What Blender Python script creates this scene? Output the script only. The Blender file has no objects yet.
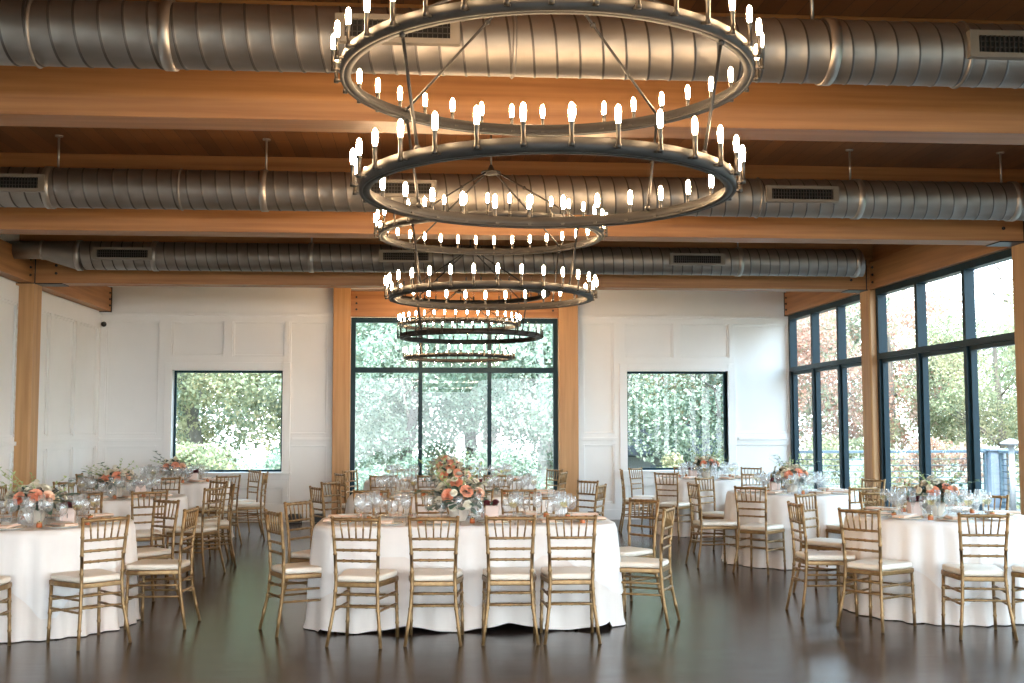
import bpy, bmesh, math, random
from mathutils import Vector, Matrix
R = math.radians
rnd = random.Random(7)
SC = bpy.context.scene
COL = SC.collection
PI = math.pi

# ------------------------------------------------------------------ materials
def mat(name, color, rough=.5, metal=0.0, spec=.5, var=0.0, scale=(8, 8, 8), bump=0.0, bscale=None, color2=None, detail=4):
    m = bpy.data.materials.new(name); m.use_nodes = True
    nt = m.node_tree; b = nt.nodes['Principled BSDF']
    b.inputs['Base Color'].default_value = (*color, 1)
    b.inputs['Roughness'].default_value = rough
    b.inputs['Metallic'].default_value = metal
    b.inputs['Specular IOR Level'].default_value = spec
    tc = nt.nodes.new('ShaderNodeTexCoord'); mp = nt.nodes.new('ShaderNodeMapping')
    mp.inputs['Scale'].default_value = scale
    nt.links.new(tc.outputs['Object'], mp.inputs['Vector'])
    nz = nt.nodes.new('ShaderNodeTexNoise'); nz.inputs['Scale'].default_value = 1.0; nz.inputs['Detail'].default_value = detail
    nt.links.new(mp.outputs['Vector'], nz.inputs['Vector'])
    if color2 is None:
        color2 = tuple(c * (1 - var) for c in color)
    rp = nt.nodes.new('ShaderNodeValToRGB')
    rp.color_ramp.elements[0].position = .3; rp.color_ramp.elements[1].position = .7
    rp.color_ramp.elements[0].color = (*color2, 1); rp.color_ramp.elements[1].color = (*color, 1)
    nt.links.new(nz.outputs['Fac'], rp.inputs['Fac']); nt.links.new(rp.outputs['Color'], b.inputs['Base Color'])
    if bump:
        bp = nt.nodes.new('ShaderNodeBump'); bp.inputs['Strength'].default_value = bump; bp.inputs['Distance'].default_value = .01
        src = nz
        if bscale:
            mp2 = nt.nodes.new('ShaderNodeMapping'); mp2.inputs['Scale'].default_value = bscale
            nt.links.new(tc.outputs['Object'], mp2.inputs['Vector'])
            src = nt.nodes.new('ShaderNodeTexNoise'); src.inputs['Scale'].default_value = 1.0
            nt.links.new(mp2.outputs['Vector'], src.inputs['Vector'])
        nt.links.new(src.outputs['Fac'], bp.inputs['Height']); nt.links.new(bp.outputs['Normal'], b.inputs['Normal'])
    return m

def mth(nt, op, a, b=None):
    n = nt.nodes.new('ShaderNodeMath'); n.operation = op
    for i, v in enumerate((a, b)):
        if v is None: continue
        if isinstance(v, (int, float)): n.inputs[i].default_value = v
        else: nt.links.new(v, n.inputs[i])
    return n.outputs[0]

def plank_mat(name, c1, c2, axis, width, length, gap, rough, groove=.004, spec=.5, world=True, bump=.3):
    """boards running along 'axis' (0 = X, 1 = Y); each board its own tone, dark thin joints"""
    m = bpy.data.materials.new(name); m.use_nodes = True
    nt = m.node_tree; b = nt.nodes['Principled BSDF']; L = nt.links.new
    tc = nt.nodes.new('ShaderNodeTexCoord'); sp = nt.nodes.new('ShaderNodeSeparateXYZ'); L(tc.outputs['Object'], sp.inputs[0])
    along, across = sp.outputs[axis], sp.outputs[1 - axis]
    row = mth(nt, 'FLOOR', mth(nt, 'DIVIDE', across, width))
    fr = mth(nt, 'MULTIPLY', mth(nt, 'FRACT', mth(nt, 'DIVIDE', across, width)), width)
    wn = nt.nodes.new('ShaderNodeTexWhiteNoise'); wn.noise_dimensions = '1D'; L(row, wn.inputs['W'])
    al = mth(nt, 'ADD', mth(nt, 'DIVIDE', along, length), mth(nt, 'MULTIPLY', wn.outputs['Value'], 7.3))
    col_i = mth(nt, 'FLOOR', al)
    fa = mth(nt, 'MULTIPLY', mth(nt, 'FRACT', al), length)
    wn2 = nt.nodes.new('ShaderNodeTexWhiteNoise'); wn2.noise_dimensions = '2D'
    cb = nt.nodes.new('ShaderNodeCombineXYZ'); L(row, cb.inputs[0]); L(col_i, cb.inputs[1]); L(cb.outputs[0], wn2.inputs['Vector'])
    mp = nt.nodes.new('ShaderNodeMapping'); s = [40, 40, 40]; s[axis] = 2.2; mp.inputs['Scale'].default_value = s
    L(tc.outputs['Object'], mp.inputs['Vector'])
    nz = nt.nodes.new('ShaderNodeTexNoise'); nz.inputs['Scale'].default_value = 1; nz.inputs['Detail'].default_value = 5; L(mp.outputs[0], nz.inputs['Vector'])
    f = mth(nt, 'ADD', mth(nt, 'MULTIPLY', wn2.outputs['Value'], .6), mth(nt, 'MULTIPLY', nz.outputs['Fac'], .45))
    rp = nt.nodes.new('ShaderNodeValToRGB'); rp.color_ramp.elements[0].color = (*c1, 1); rp.color_ramp.elements[1].color = (*c2, 1)
    L(f, rp.inputs['Fac'])
    g = mth(nt, 'MAXIMUM', mth(nt, 'LESS_THAN', fr, groove), mth(nt, 'LESS_THAN', fa, groove))
    mx = nt.nodes.new('ShaderNodeMix'); mx.data_type = 'RGBA'; L(g, mx.inputs[0]); L(rp.outputs[0], mx.inputs[6]); mx.inputs[7].default_value = (*gap, 1)
    L(mx.outputs[2], b.inputs['Base Color'])
    b.inputs['Specular IOR Level'].default_value = spec
    rr = mth(nt, 'ADD', rough - .06, mth(nt, 'MULTIPLY', nz.outputs['Fac'], .12)); L(rr, b.inputs['Roughness'])
    bp = nt.nodes.new('ShaderNodeBump'); bp.inputs['Strength'].default_value = bump; bp.inputs['Distance'].default_value = .002
    h = mth(nt, 'SUBTRACT', mth(nt, 'MULTIPLY', nz.outputs['Fac'], .35), g); L(h, bp.inputs['Height']); L(bp.outputs[0], b.inputs['Normal'])
    return m

def clear_mat(name, tint, gloss=1.0, ior=1.45, rough=0.0, white_glint=None):
    m = bpy.data.materials.new(name); m.use_nodes = True; nt = m.node_tree; nt.nodes.clear(); L = nt.links.new
    o = nt.nodes.new('ShaderNodeOutputMaterial'); tr = nt.nodes.new('ShaderNodeBsdfTransparent'); tr.inputs[0].default_value = (*tint, 1)
    gl = nt.nodes.new('ShaderNodeBsdfGlossy'); gl.inputs['Roughness'].default_value = rough
    lw = nt.nodes.new('ShaderNodeLayerWeight'); lw.inputs['Blend'].default_value = .5
    mx = nt.nodes.new('ShaderNodeMixShader')
    f = mth(nt, 'MINIMUM', mth(nt, 'ADD', .04 * gloss, mth(nt, 'MULTIPLY', mth(nt, 'POWER', lw.outputs['Facing'], 4.0), .7 * gloss)), .95)
    L(f, mx.inputs[0]); L(tr.outputs[0], mx.inputs[1]); L(gl.outputs[0], mx.inputs[2])
    if white_glint:  # white diffuse, stronger towards the edges, painted in as the glass highlights
        df = nt.nodes.new('ShaderNodeBsdfDiffuse'); df.inputs[0].default_value = (.9, .9, .9, 1)
        tl = nt.nodes.new('ShaderNodeBsdfTranslucent'); tl.inputs[0].default_value = (.9, .9, .9, 1)
        m2 = nt.nodes.new('ShaderNodeMixShader'); m2.inputs[0].default_value = .5; L(df.outputs[0], m2.inputs[1]); L(tl.outputs[0], m2.inputs[2])
        m3 = nt.nodes.new('ShaderNodeMixShader'); L(mth(nt, 'ADD', white_glint * .35, mth(nt, 'MULTIPLY', mth(nt, 'POWER', lw.outputs['Facing'], 2.5), white_glint)), m3.inputs[0])
        L(mx.outputs[0], m3.inputs[1]); L(m2.outputs[0], m3.inputs[2]); mx = m3
    L(mx.outputs[0], o.inputs[0])
    return m

def emit_mat(name, color, strength):
    m = bpy.data.materials.new(name); m.use_nodes = True; nt = m.node_tree; nt.nodes.clear()
    o = nt.nodes.new('ShaderNodeOutputMaterial'); e = nt.nodes.new('ShaderNodeEmission')
    e.inputs[0].default_value = (*color, 1); e.inputs[1].default_value = strength
    nt.links.new(e.outputs[0], o.inputs[0]); return m

def leaf_mat(name, color, trans=.4):
    m = bpy.data.materials.new(name); m.use_nodes = True; nt = m.node_tree; nt.nodes.clear(); L = nt.links.new
    o = nt.nodes.new('ShaderNodeOutputMaterial'); d = nt.nodes.new('ShaderNodeBsdfDiffuse'); t = nt.nodes.new('ShaderNodeBsdfTranslucent')
    tc = nt.nodes.new('ShaderNodeTexCoord'); nz = nt.nodes.new('ShaderNodeTexNoise'); nz.inputs['Scale'].default_value = 1.3
    L(tc.outputs['Object'], nz.inputs['Vector'])
    rp = nt.nodes.new('ShaderNodeValToRGB'); rp.color_ramp.elements[0].position = .3; rp.color_ramp.elements[1].position = .7
    rp.color_ramp.elements[0].color = (*[c * .75 for c in color], 1); rp.color_ramp.elements[1].color = (*color, 1)
    L(nz.outputs['Fac'], rp.inputs[0]); L(rp.outputs[0], d.inputs[0]); L(rp.outputs[0], t.inputs[0])
    mx = nt.nodes.new('ShaderNodeMixShader'); mx.inputs[0].default_value = trans
    L(d.outputs[0], mx.inputs[1]); L(t.outputs[0], mx.inputs[2]); L(mx.outputs[0], o.inputs[0]); return m

EXT = 1.0
M = {}
M['white'] = mat('white_paint', (.80, .79, .77), .5, var=.03, scale=(3, 3, 3))
M['beamX'] = mat('glulam_along_x', (.43, .195, .068), .5, scale=(.7, 14, 22), color2=(.27, .11, .035), bump=.05, detail=6)
M['beamY'] = mat('glulam_along_y', (.43, .195, .068), .5, scale=(14, .7, 22), color2=(.27, .11, .035), bump=.05, detail=6)
M['beamZ'] = mat('glulam_upright', (.53, .29, .12), .5, scale=(16, 16, .8), color2=(.38, .19, .072), bump=.05, detail=6)
M['ceil'] = plank_mat('ceiling_boards', (.08, .032, .011), (.25, .105, .036), 1, .135, 3.2, (.03, .012, .005), .5)
M['floor'] = plank_mat('dark_wood_floor', (.010, .007, .006), (.066, .043, .034), 0, .14, 1.7, (.003, .0025, .002), .22, groove=.007, spec=.45, bump=.07)
M['black'] = mat('black_steel', (.016, .016, .018), .42, .3, var=.2)
M['frame'] = mat('dark_window_frame', (.008, .028, .040), .35, .0, spec=.15, var=.15)
M['bronze'] = mat('dark_bronze_ring', (.030, .025, .021), .55, .3, var=.3, scale=(5, 5, 5))
M['nickel'] = mat('nickel_socket', (.07, .06, .05), .4, .8, var=.2)
M['duct'] = mat('galvanised_duct', (.30, .272, .248), .5, .88, var=.2, scale=(2.5, 9, 9), bump=.04)
M['seam'] = mat('duct_seam', (.10, .09, .085), .5, .8, var=.2)
M['band'] = mat('galvanised_band', (.42, .38, .34), .4, .85, var=.15)
M['vent'] = mat('vent_frame', (.24, .21, .18), .5, .3, var=.1)
M['dark'] = mat('dark_void', (.012, .011, .010), .8, var=.2)
M['gold'] = mat('gold_paint', (.33, .195, .080), .38, .5, scale=(30, 30, 30), color2=(.21, .118, .044))
M['ivory'] = mat('ivory_vinyl', (.80, .70, .58), .5, var=.05, scale=(14, 14, 14), bump=.03)
M['cloth'] = mat('blush_white_linen', (.79, .69, .615), .8, spec=.2, var=.05, scale=(5, 5, 5), bump=.06, bscale=(160, 160, 160))  # blush deepened against the whiter overlay; the colour carries the hem's shade line
M['cloth2'] = mat('white_linen', (.82, .765, .72), .8, spec=.2, var=.04, scale=(5, 5, 5), bump=.06, bscale=(160, 160, 160))
M['ply'] = mat('plywood', (.48, .33, .19), .6, var=.2, scale=(3, 25, 25))
M['china'] = mat('white_china', (.84, .82, .79), .2, var=.02)
M['goldrim'] = mat('gold_rim', (.62, .42, .18), .25, .9, var=.1)
M['napkin'] = mat('peach_napkin', (.80, .59, .46), .8, spec=.2, var=.06, scale=(20, 20, 20))
M['card'] = mat('menu_card', (.82, .78, .73), .6, var=.02)
M['steel'] = mat('cutlery_steel', (.62, .58, .52), .2, .95, var=.1)
M['amber'] = mat('coral_favour', (.55, .16, .05), .4, var=.2)
M['glass'] = clear_mat('drinking_glass', (.99, .993, .993), 1.3, 1.5, .03, .22)
M['wine'] = clear_mat('pale_wine', (.95, .88, .62), .8, 1.33)
M['pane'] = clear_mat('window_glass', (.955, .975, .975), .9, 1.45)
M['bulbglass'] = clear_mat('unlit_bulb_glass', (.93, .90, .84), 1.2, 1.5)
M['bulb'] = emit_mat('lit_bulb', (1.0, .68, .38), 85.0)
M['wax'] = mat('candle_wax', (.85, .80, .70), .5, var=.03)
M['pot'] = mat('blush_ceramic', (.74, .57, .50), .5, var=.05)
M['stone'] = mat('cream_vase', (.70, .60, .50), .5, var=.1, scale=(20, 20, 20))
M['coral'] = mat('coral_petal', (.80, .29, .16), .6, scale=(25, 25, 25), color2=(.84, .44, .30))
M['peach'] = mat('peach_petal', (.86, .60, .44), .6, scale=(25, 25, 25), color2=(.84, .50, .34))
M['cream'] = mat('cream_petal', (.84, .78, .64), .6, var=.08, scale=(25, 25, 25))
M['burg'] = mat('burgundy_petal', (.22, .035, .045), .6, var=.4, scale=(25, 25, 25))
M['euca'] = mat('eucalyptus_leaf', (.11, .17, .12), .55, scale=(30, 30, 30), color2=(.055, .095, .06))
M['lime'] = mat('light_sprig', (.45, .52, .22), .6, scale=(30, 30, 30), color2=(.30, .40, .16))
M['bark'] = mat('tree_bark', (.20, .17, .14), .85, scale=(8, 8, 2), color2=(.11, .09, .075), bump=.4)
M['palebark'] = mat('pale_tree_bark', (.42, .40, .37), .85, scale=(8, 8, 2), color2=(.28, .26, .24), bump=.4)
M['lawn'] = mat('lawn', (.07, .09, .05), .9, scale=(1.2, 1.2, 1.2), color2=(.10, .105, .065), bump=.3)
M['deck'] = plank_mat('deck_boards', (.09, .088, .085), (.13, .125, .12), 1, .14, 3.5, (.06, .055, .05), .6)
M['rail'] = mat('railing_paint', (.06, .10, .13), .4, .1, var=.1)
M['pillar'] = mat('pillar_paint', (.16, .20, .25), .5, var=.08)
M['siding'] = mat('pale_siding', (.30, .31, .32), .7, var=.08)
M['shingle'] = mat('grey_shingle', (.12, .14, .17), .8, var=.3, scale=(6, 6, 20))
M['rubber'] = mat('black_plastic', (.02, .02, .02), .45, var=.1)
LEAF = {
    'sage': [leaf_mat('leaf_sage', (0.362, 0.421, 0.316)), leaf_mat('leaf_sage_pale', (0.523, 0.556, 0.437)), leaf_mat('leaf_sage_deep', (0.221, 0.287, 0.205))],
    'olive': [leaf_mat('leaf_olive', (0.403, 0.421, 0.261)), leaf_mat('leaf_gold', (0.563, 0.516, 0.316)), leaf_mat('leaf_olive_deep', (0.261, 0.287, 0.167))],
    'bluegreen': [leaf_mat('leaf_spruce', (0.343, 0.412, 0.307)), leaf_mat('leaf_spruce_pale', (0.504, 0.545, 0.437)), leaf_mat('leaf_spruce_deep', (0.221, 0.296, 0.213))],
    'autumn': [leaf_mat('leaf_russet', (0.563, 0.306, 0.224)), leaf_mat('leaf_rose', (0.604, 0.421, 0.335)), leaf_mat('leaf_autumn_green', (0.403, 0.402, 0.261))],
}

# ------------------------------------------------------------------ geometry helpers
class MB:
    """collects shapes and links them as ONE mesh object"""
    def __init__(s): s.bm = bmesh.new(); s.mi = 0
    def _f(s, vs):
        try: f = s.bm.faces.new(vs); f.material_index = s.mi; f.smooth = True; return f
        except ValueError: return None
    def box(s, x0, x1, y0, y1, z0, z1, bev=0.0, mtx=None):
        b2 = bmesh.new(); bmesh.ops.create_cube(b2, size=1)
        bmesh.ops.scale(b2, vec=(x1 - x0, y1 - y0, z1 - z0), verts=b2.verts)
        bmesh.ops.translate(b2, vec=((x0 + x1) / 2, (y0 + y1) / 2, (z0 + z1) / 2), verts=b2.verts)
        if bev: bmesh.ops.bevel(b2, geom=b2.edges[:], offset=bev, segments=2, profile=.6, affect='EDGES')
        s._merge(b2, mtx, False); return s
    def _merge(s, b2, mtx=None, smooth=True):
        vm = {}
        for v in b2.verts: vm[v] = s.bm.verts.new(mtx @ v.co if mtx else v.co)
        for f in b2.faces:
            g = s._f([vm[v] for v in f.verts])
            if g: g.smooth = smooth
        b2.free()
    def tube(s, pts, rad, n=8, cap=True):
        pts = [Vector(p) for p in pts]; k = len(pts)
        if not hasattr(rad, '__len__'): rad = [rad] * k
        rings = []; up = None
        for i, p in enumerate(pts):
            d = (pts[min(i + 1, k - 1)] - pts[max(i - 1, 0)]).normalized()
            if up is None:
                up = Vector((0, 0, 1)) if abs(d.z) < .9 else Vector((1, 0, 0))
            a = d.cross(up).normalized(); b = a.cross(d).normalized(); up = b
            rings.append([s.bm.verts.new(p + (a * math.cos(2 * PI * j / n) + b * math.sin(2 * PI * j / n)) * rad[i]) for j in range(n)])
        for i in range(k - 1):
            for j in range(n):
                s._f([rings[i][j], rings[i][(j + 1) % n], rings[i + 1][(j + 1) % n], rings[i + 1][j]])
        if cap:
            for rg in (rings[0][::-1], rings[-1]):
                f = s._f(rg)
                if f: f.smooth = False
        return s
    def bamboo(s, p0, p1, r, nodes=3, n=8, ctrl=None):
        """stick with the raised rings of turned chiavari work"""
        p0, p1 = Vector(p0), Vector(p1); pts = []; rr = []
        path = [p0] + ([Vector(c) for c in ctrl] if ctrl else []) + [p1]
        seg = [(path[i + 1] - path[i]).length for i in range(len(path) - 1)]; tot = sum(seg)
        def at(t):
            d = t * tot
            for i, L in enumerate(seg):
                if d <= L + 1e-9: return path[i].lerp(path[i + 1], d / L)
                d -= L
            return path[-1]
        ts = [0.0, 1.0]
        acc = 0
        for L in seg[:-1]: acc += L; ts.append(acc / tot)
        w = .011 / tot
        bumps = [(i + 1) / (nodes + 1) for i in range(nodes)]
        tr = {t: r for t in ts}
        for b in bumps:
            tr[b - w] = r; tr[b] = r * 1.3; tr[b + w] = r
        for t in sorted(tr): pts.append(at(t)); rr.append(tr[t])
        return s.tube(pts, rr, n)
    def lathe(s, prof, n=16, c=(0, 0, 0), capb=False, capt=False):
        c = Vector(c); rings = []
        for r, z in prof:
            if r < 1e-5: rings.append([s.bm.verts.new(c + Vector((0, 0, z)))])
            else: rings.append([s.bm.verts.new(c + Vector((r * math.cos(2 * PI * j / n), r * math.sin(2 * PI * j / n), z))) for j in range(n)])
        for i in range(len(rings) - 1):
            a, b = rings[i], rings[i + 1]
            for j in range(n):
                q = (j + 1) % n
                if len(a) == 1 and len(b) == 1: continue
                if len(a) == 1: s._f([a[0], b[q], b[j]])
                elif len(b) == 1: s._f([a[j], a[q], b[0]])
                else: s._f([a[j], a[q], b[q], b[j]])
        if capb and len(rings[0]) > 1: s._f(rings[0][::-1])
        if capt and len(rings[-1]) > 1: s._f(rings[-1])
        return s
    def ring(s, R0, R1, z0, z1, n=96, c=(0, 0)):
        a = [[s.bm.verts.new((c[0] + r * math.cos(2 * PI * j / n), c[1] + r * math.sin(2 * PI * j / n), z)) for j in range(n)] for r, z in ((R0, z0), (R1, z0), (R1, z1), (R0, z1))]
        for k in range(4):
            for j in range(n):
                f = s._f([a[k][j], a[k][(j + 1) % n], a[(k + 1) % 4][(j + 1) % n], a[(k + 1) % 4][j]])
        return s
    def sphere(s, c, r, seg=10, rings=6, sc=(1, 1, 1)):
        b2 = bmesh.new(); bmesh.ops.create_uvsphere(b2, u_segments=seg, v_segments=rings, radius=r)
        bmesh.ops.scale(b2, vec=sc, verts=b2.verts); bmesh.ops.translate(b2, vec=c, verts=b2.verts); s._merge(b2); return s
    def poly(s, pts): 
        return s._f([s.bm.verts.new(p) for p in pts])
    def prism(s, outline, z0, z1, bev=0.0):
        b2 = bmesh.new(); vs = [b2.verts.new((x, y, z0)) for x, y in outline]; f = b2.faces.new(vs)
        ex = bmesh.ops.extrude_face_region(b2, geom=[f])
        bmesh.ops.translate(b2, vec=(0, 0, z1 - z0), verts=[v for v in ex['geom'] if isinstance(v, bmesh.types.BMVert)])
        bmesh.ops.recalc_face_normals(b2, faces=b2.faces)
        if bev: bmesh.ops.bevel(b2, geom=b2.edges[:], offset=bev, segments=3, profile=.6, affect='EDGES')
        s._merge(b2, None, bool(bev)); return s
    def mesh(s, name, ms):
        bmesh.ops.recalc_face_normals(s.bm, faces=s.bm.faces[:])
        me = bpy.data.meshes.new(name); s.bm.to_mesh(me); s.bm.free()
        for m in (ms if isinstance(ms, (list, tuple)) else [ms]): me.materials.append(m)
        return me
    def build(s, name, ms, parent=None, loc=None, rz=0):
        return link(name, s.mesh(name, ms), parent, loc, rz)

def sheet(axis, c, a0, a1, b0, b1):
    mb = MB()
    if axis == 'y': mb.poly([(a0, c, b0), (a1, c, b0), (a1, c, b1), (a0, c, b1)])
    else: mb.poly([(c, a0, b0), (c, a1, b0), (c, a1, b1), (c, a0, b1)])
    return mb
def link(name, me, parent=None, loc=None, rz=0):
    o = bpy.data.objects.new(name, me); COL.objects.link(o)
    if parent: o.parent = parent
    if loc: o.location = loc
    if rz: o.rotation_euler.z = rz
    return o
def empty(name, loc, rz=0): return link(name, None, None, loc, rz)
def tag(o, label, cat, group=None, kind=None):
    o['label'] = label; o['category'] = cat
    if group: o['group'] = group
    if kind: o['kind'] = kind
    return o
def struct(o, label=None):
    o['kind'] = 'structure'
    if label: o['label'] = label
    return o
KIDS = {}
def kids(o):
    return [c for c in bpy.data.objects if c.parent == o]
def copy_thing(root, loc, rz, cache={}):
    if root not in cache: cache[root] = [(c, kids(c)) for c in kids(root)]
    r = root.copy(); COL.objects.link(r); r.location = loc; r.rotation_euler = (0, 0, rz)
    for c, gs in cache[root]:
        d = c.copy(); COL.objects.link(d); d.parent = r
        for g in gs:
            e = g.copy(); COL.objects.link(e); e.parent = d
    return r

# ------------------------------------------------------------------ camera
F, YAW, PIT, ROL, CH = 1130.65, .0776, .0741, -.0015, 1.5286
fw = Vector((math.sin(YAW) * math.cos(PIT), math.cos(YAW) * math.cos(PIT), math.sin(PIT)))
rt = Vector((math.cos(YAW), -math.sin(YAW), 0)); up = rt.cross(fw)
r2 = rt * math.cos(ROL) + up * math.sin(ROL); u2 = -rt * math.sin(ROL) + up * math.cos(ROL)
cd = bpy.data.cameras.new('camera'); cam = bpy.data.objects.new('camera', cd); COL.objects.link(cam)
cd.sensor_fit = 'HORIZONTAL'; cd.sensor_width = 36; cd.lens = F * 36 / 1024; cd.clip_end = 300; cd.clip_start = .05
cam.matrix_world = Matrix(((r2.x, u2.x, -fw.x, 0), (r2.y, u2.y, -fw.y, 0), (r2.z, u2.z, -fw.z, CH), (0, 0, 0, 1)))
SC.camera = cam
CP = Vector((0, 0, CH))
def project(p):
    d = Vector(p) - CP; z = d.dot(fw)
    if z < .1: return None
    return 512 + F * d.dot(r2) / z, 341.5 - F * d.dot(u2) / z
def in_view(p, mx=0, my=0):
    q = project(p)
    return q is not None and -mx < q[0] < 1024 + mx and -my < q[1] < 683 + my

# ------------------------------------------------------------------ room shell
XL, XR, YB, YF = -5.13, 6.13, 18.37, -3.0
ZC, ZB, ZT = 4.07, 3.345, 3.72
struct(MB().box(XL - .3, XR + .3, YF, YB + .3, -.2, 0).build('floor', M['floor']), 'dark brown wood plank floor')
struct(MB().box(XL - .6, XR + .6, YF, YB + .5, ZC, ZC + .2).build('ceiling', M['ceil']), 'stained wood board ceiling')

# back wall with three openings
XC = .5
C0, C1 = -1.185, 2.186           # central glazing
WL, WR = (-3.995, -2.261), (3.319, 5.005)   # side windows
SZ0, SZ1 = .793, 2.415
P0, P1 = -1.46, 2.501             # outer edges of the timber posts
def wallboxes(mb, holes, a0, a1, z0, z1, put):
    xs = sorted({a0, a1, *[h[0] for h in holes], *[h[1] for h in holes]})
    for i in range(len(xs) - 1):
        l, r = xs[i], xs[i + 1]; cuts = [h for h in holes if h[0] <= l + 1e-6 and h[1] >= r - 1e-6]
        if not cuts: put(l, r, z0, z1)
        else:
            h = cuts[0]
            if h[2] > z0: put(l, r, z0, h[2])
            if h[3] < z1: put(l, r, h[3], z1)
mb = MB()
wallboxes(mb, [(WL[0], WL[1], SZ0, SZ1), (WR[0], WR[1], SZ0, SZ1), (C0, C1, 0, 3.28)], XL - .3, XR + .05, 0, ZC,
          lambda l, r, a, b: mb.box(l, r, YB + .035, YB + .22, a, b))
back = struct(mb.build('wall_back', M['white']), 'white panelled back wall')
# raised panelling boards (stiles and rails), one piece per side
def panel_boards(mb, spans, put):
    pass
def boards(mb, x0, x1, z0, z1, recess, put, holes=()):
    """everything between x0..x1, z0..z1 is a raised board except the recess rectangles and holes"""
    rects = list(recess) + list(holes)
    xs = sorted({x0, x1, *[r[0] for r in rects], *[r[1] for r in rects]}); zs = sorted({z0, z1, *[r[2] for r in rects], *[r[3] for r in rects]})
    for i in range(len(xs) - 1):
        run = None
        for k in range(len(zs) - 1):
            cx, cz = (xs[i] + xs[i + 1]) / 2, (zs[k] + zs[k + 1]) / 2
            solid = not any(r[0] < cx < r[1] and r[2] < cz < r[3] for r in rects)
            if solid: run = (run[0] if run else zs[k], zs[k + 1])
            if run and (not solid or k == len(zs) - 2):
                put(xs[i], xs[i + 1], run[0], run[1]); run = None
def molding(mb, rc, put, w=.022):
    a, b, c, d = rc
    put(a, a + w, c, d); put(b - w, b, c, d); put(a + w, b - w, c, c + w); put(a + w, b - w, d - w, d)
def panelled(x0, x1, win, name):
    xa, xb = win
    cs = .155
    rec = []
    zt, zr0, zr1, zl = 3.20, 1.39, 1.22, .26
    mid = (xa + xb) / 2
    if xa - cs - .05 - (x0 + .09) > .1:
        rec += [(x0 + .09, xa - cs - .06, zr0, zt), (x0 + .09, xa - cs - .06, zl, zr1)]
    if x1 - .09 - (xb + cs - .05) > .1:
        rec += [(xb + cs - .06, x1 - .09, zr0, zt), (xb + cs - .06, x1 - .09, zl, zr1)]
    rec += [(xa - .03, mid - .065, 2.64, zt), (mid + .065, xb + .03, 2.64, zt)]
    rec += [(xa - .03, mid - .065, zl, SZ0 - .24), (mid + .065, xb + .03, zl, SZ0 - .24)]
    mb = MB()
    boards(mb, x0, x1, 0, 3.32, rec, lambda l, r, a, b: mb.box(l, r, YB - .005, YB + .034, a, b), [(xa, xb, SZ0, SZ1)])
    for rc in rec: molding(mb, rc, lambda l, r, a, b: mb.box(l, r, YB + .012, YB + .034, a, b, .006), .03)
    mb.build('panelling', M['white'], back)
    MB().box(x0, x1, YB - .03, YB - .004, 3.29, 3.335, .004).build('picture_rail', M['white'], back)
    mb = MB()
    for l, r in ((x0, xa - cs), (xb + cs, x1)): mb.box(l, r, YB - .032, YB - .004, 1.285, 1.335, .006)
    mb.build('chair_rail', M['white'], back)
    struct(MB().box(x0, x1, YB - .022, YB - .0045, 0, .16, .004).build('baseboard_' + name, M['white']))
panelled(XL, P0, WL, 'back_west'); panelled(P1, XR, WR, 'back_east')

def window(name, x0, x1, z0, z1, label):
    """single fixed light in the back wall: white casing, slim dark frame, one pane"""
    w = struct(empty(name, (0, 0, 0)), label)
    mb = MB(); c = .125
    mb.box(x0 - c, x0, YB - .03, YB + .02, z0 - .12, z1 + c, .006); mb.box(x1, x1 + c, YB - .03, YB + .02, z0 - .12, z1 + c, .006)
    mb.box(x0, x1, YB - .03, YB + .02, z1, z1 + c, .006); mb.box(x0, x1, YB - .03, YB + .02, z0 - .12, z0, .006)
    mb.box(x0 - .012, x0, YB + .02, YB + .13, z0, z1); mb.box(x1, x1 + .012, YB + .02, YB + .13, z0, z1)
    mb.build('casing', M['white'], w)
    MB().box(x0 - c - .03, x1 + c + .03, YB - .055, YB - .03, z0 - .04, z0 + .0, .006).build('sill', M['white'], w)
    mb = MB(); t = .035
    mb.box(x0, x0 + t, YB + .13, YB + .18, z0, z1); mb.box(x1 - t, x1, YB + .13, YB + .18, z0, z1)
    mb.box(x0 + t, x1 - t, YB + .13, YB + .18, z1 - t, z1); mb.box(x0 + t, x1 - t, YB + .13, YB + .18, z0, z0 + t)
    mb.build('frame', M['frame'], w)
    sheet('y', YB + .155, x0 + t, x1 - t, z0 + t, z1 - t).build('glass_pane', M['pane'], w)
window('window_1', WL[0], WL[1], SZ0, SZ1, 'square fixed window west of the glazed centre bay')
window('window_2', WR[0], WR[1], SZ0, SZ1, 'square fixed window east of the glazed centre bay')
w3 = struct(empty('window_3', (0, 0, 0)), 'tall black framed glazing in the middle of the back wall')
mb = MB(); y0, y1 = YB + .04, YB + .16
mb.box(C0, C0 + .075, y0, y1, 0, 3.28); mb.box(C1 - .075, C1, y0, y1, 0, 3.28)
mb.box(C0 + .075, C1 - .075, y0, y1, 3.2, 3.28); mb.box(C0 + .075, C1 - .075, y0, y1, 0, .12)
mb.build('frame', M['frame'], w3)
MB().box(C0 + .075, C1 - .075, y0 - .01, y1, 2.385, 2.47).build('transom', M['frame'], w3)
cw = (C1 - C0) / 3
for k in (1, 2):
    x = C0 + cw * k; MB().box(x - .032, x + .032, y0, y1, .12, 2.385).build('mullion', M['frame'], w3)
    MB().box(x - .032, x + .032, y0, y1, 2.47, 3.2).build('mullion', M['frame'], w3)
for k in range(3):
    a, b = C0 + cw * k + .034, C0 + cw * (k + 1) - .034
    a = max(a, C0 + .075); b = min(b, C1 - .075)
    sheet('y', y0 + .053, a, b, .12, 2.385).build('glass_pane', M['pane'], w3)
    sheet('y', y0 + .053, a, b, 2.47, 3.2).build('glass_pane', M['pane'], w3)
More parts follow.
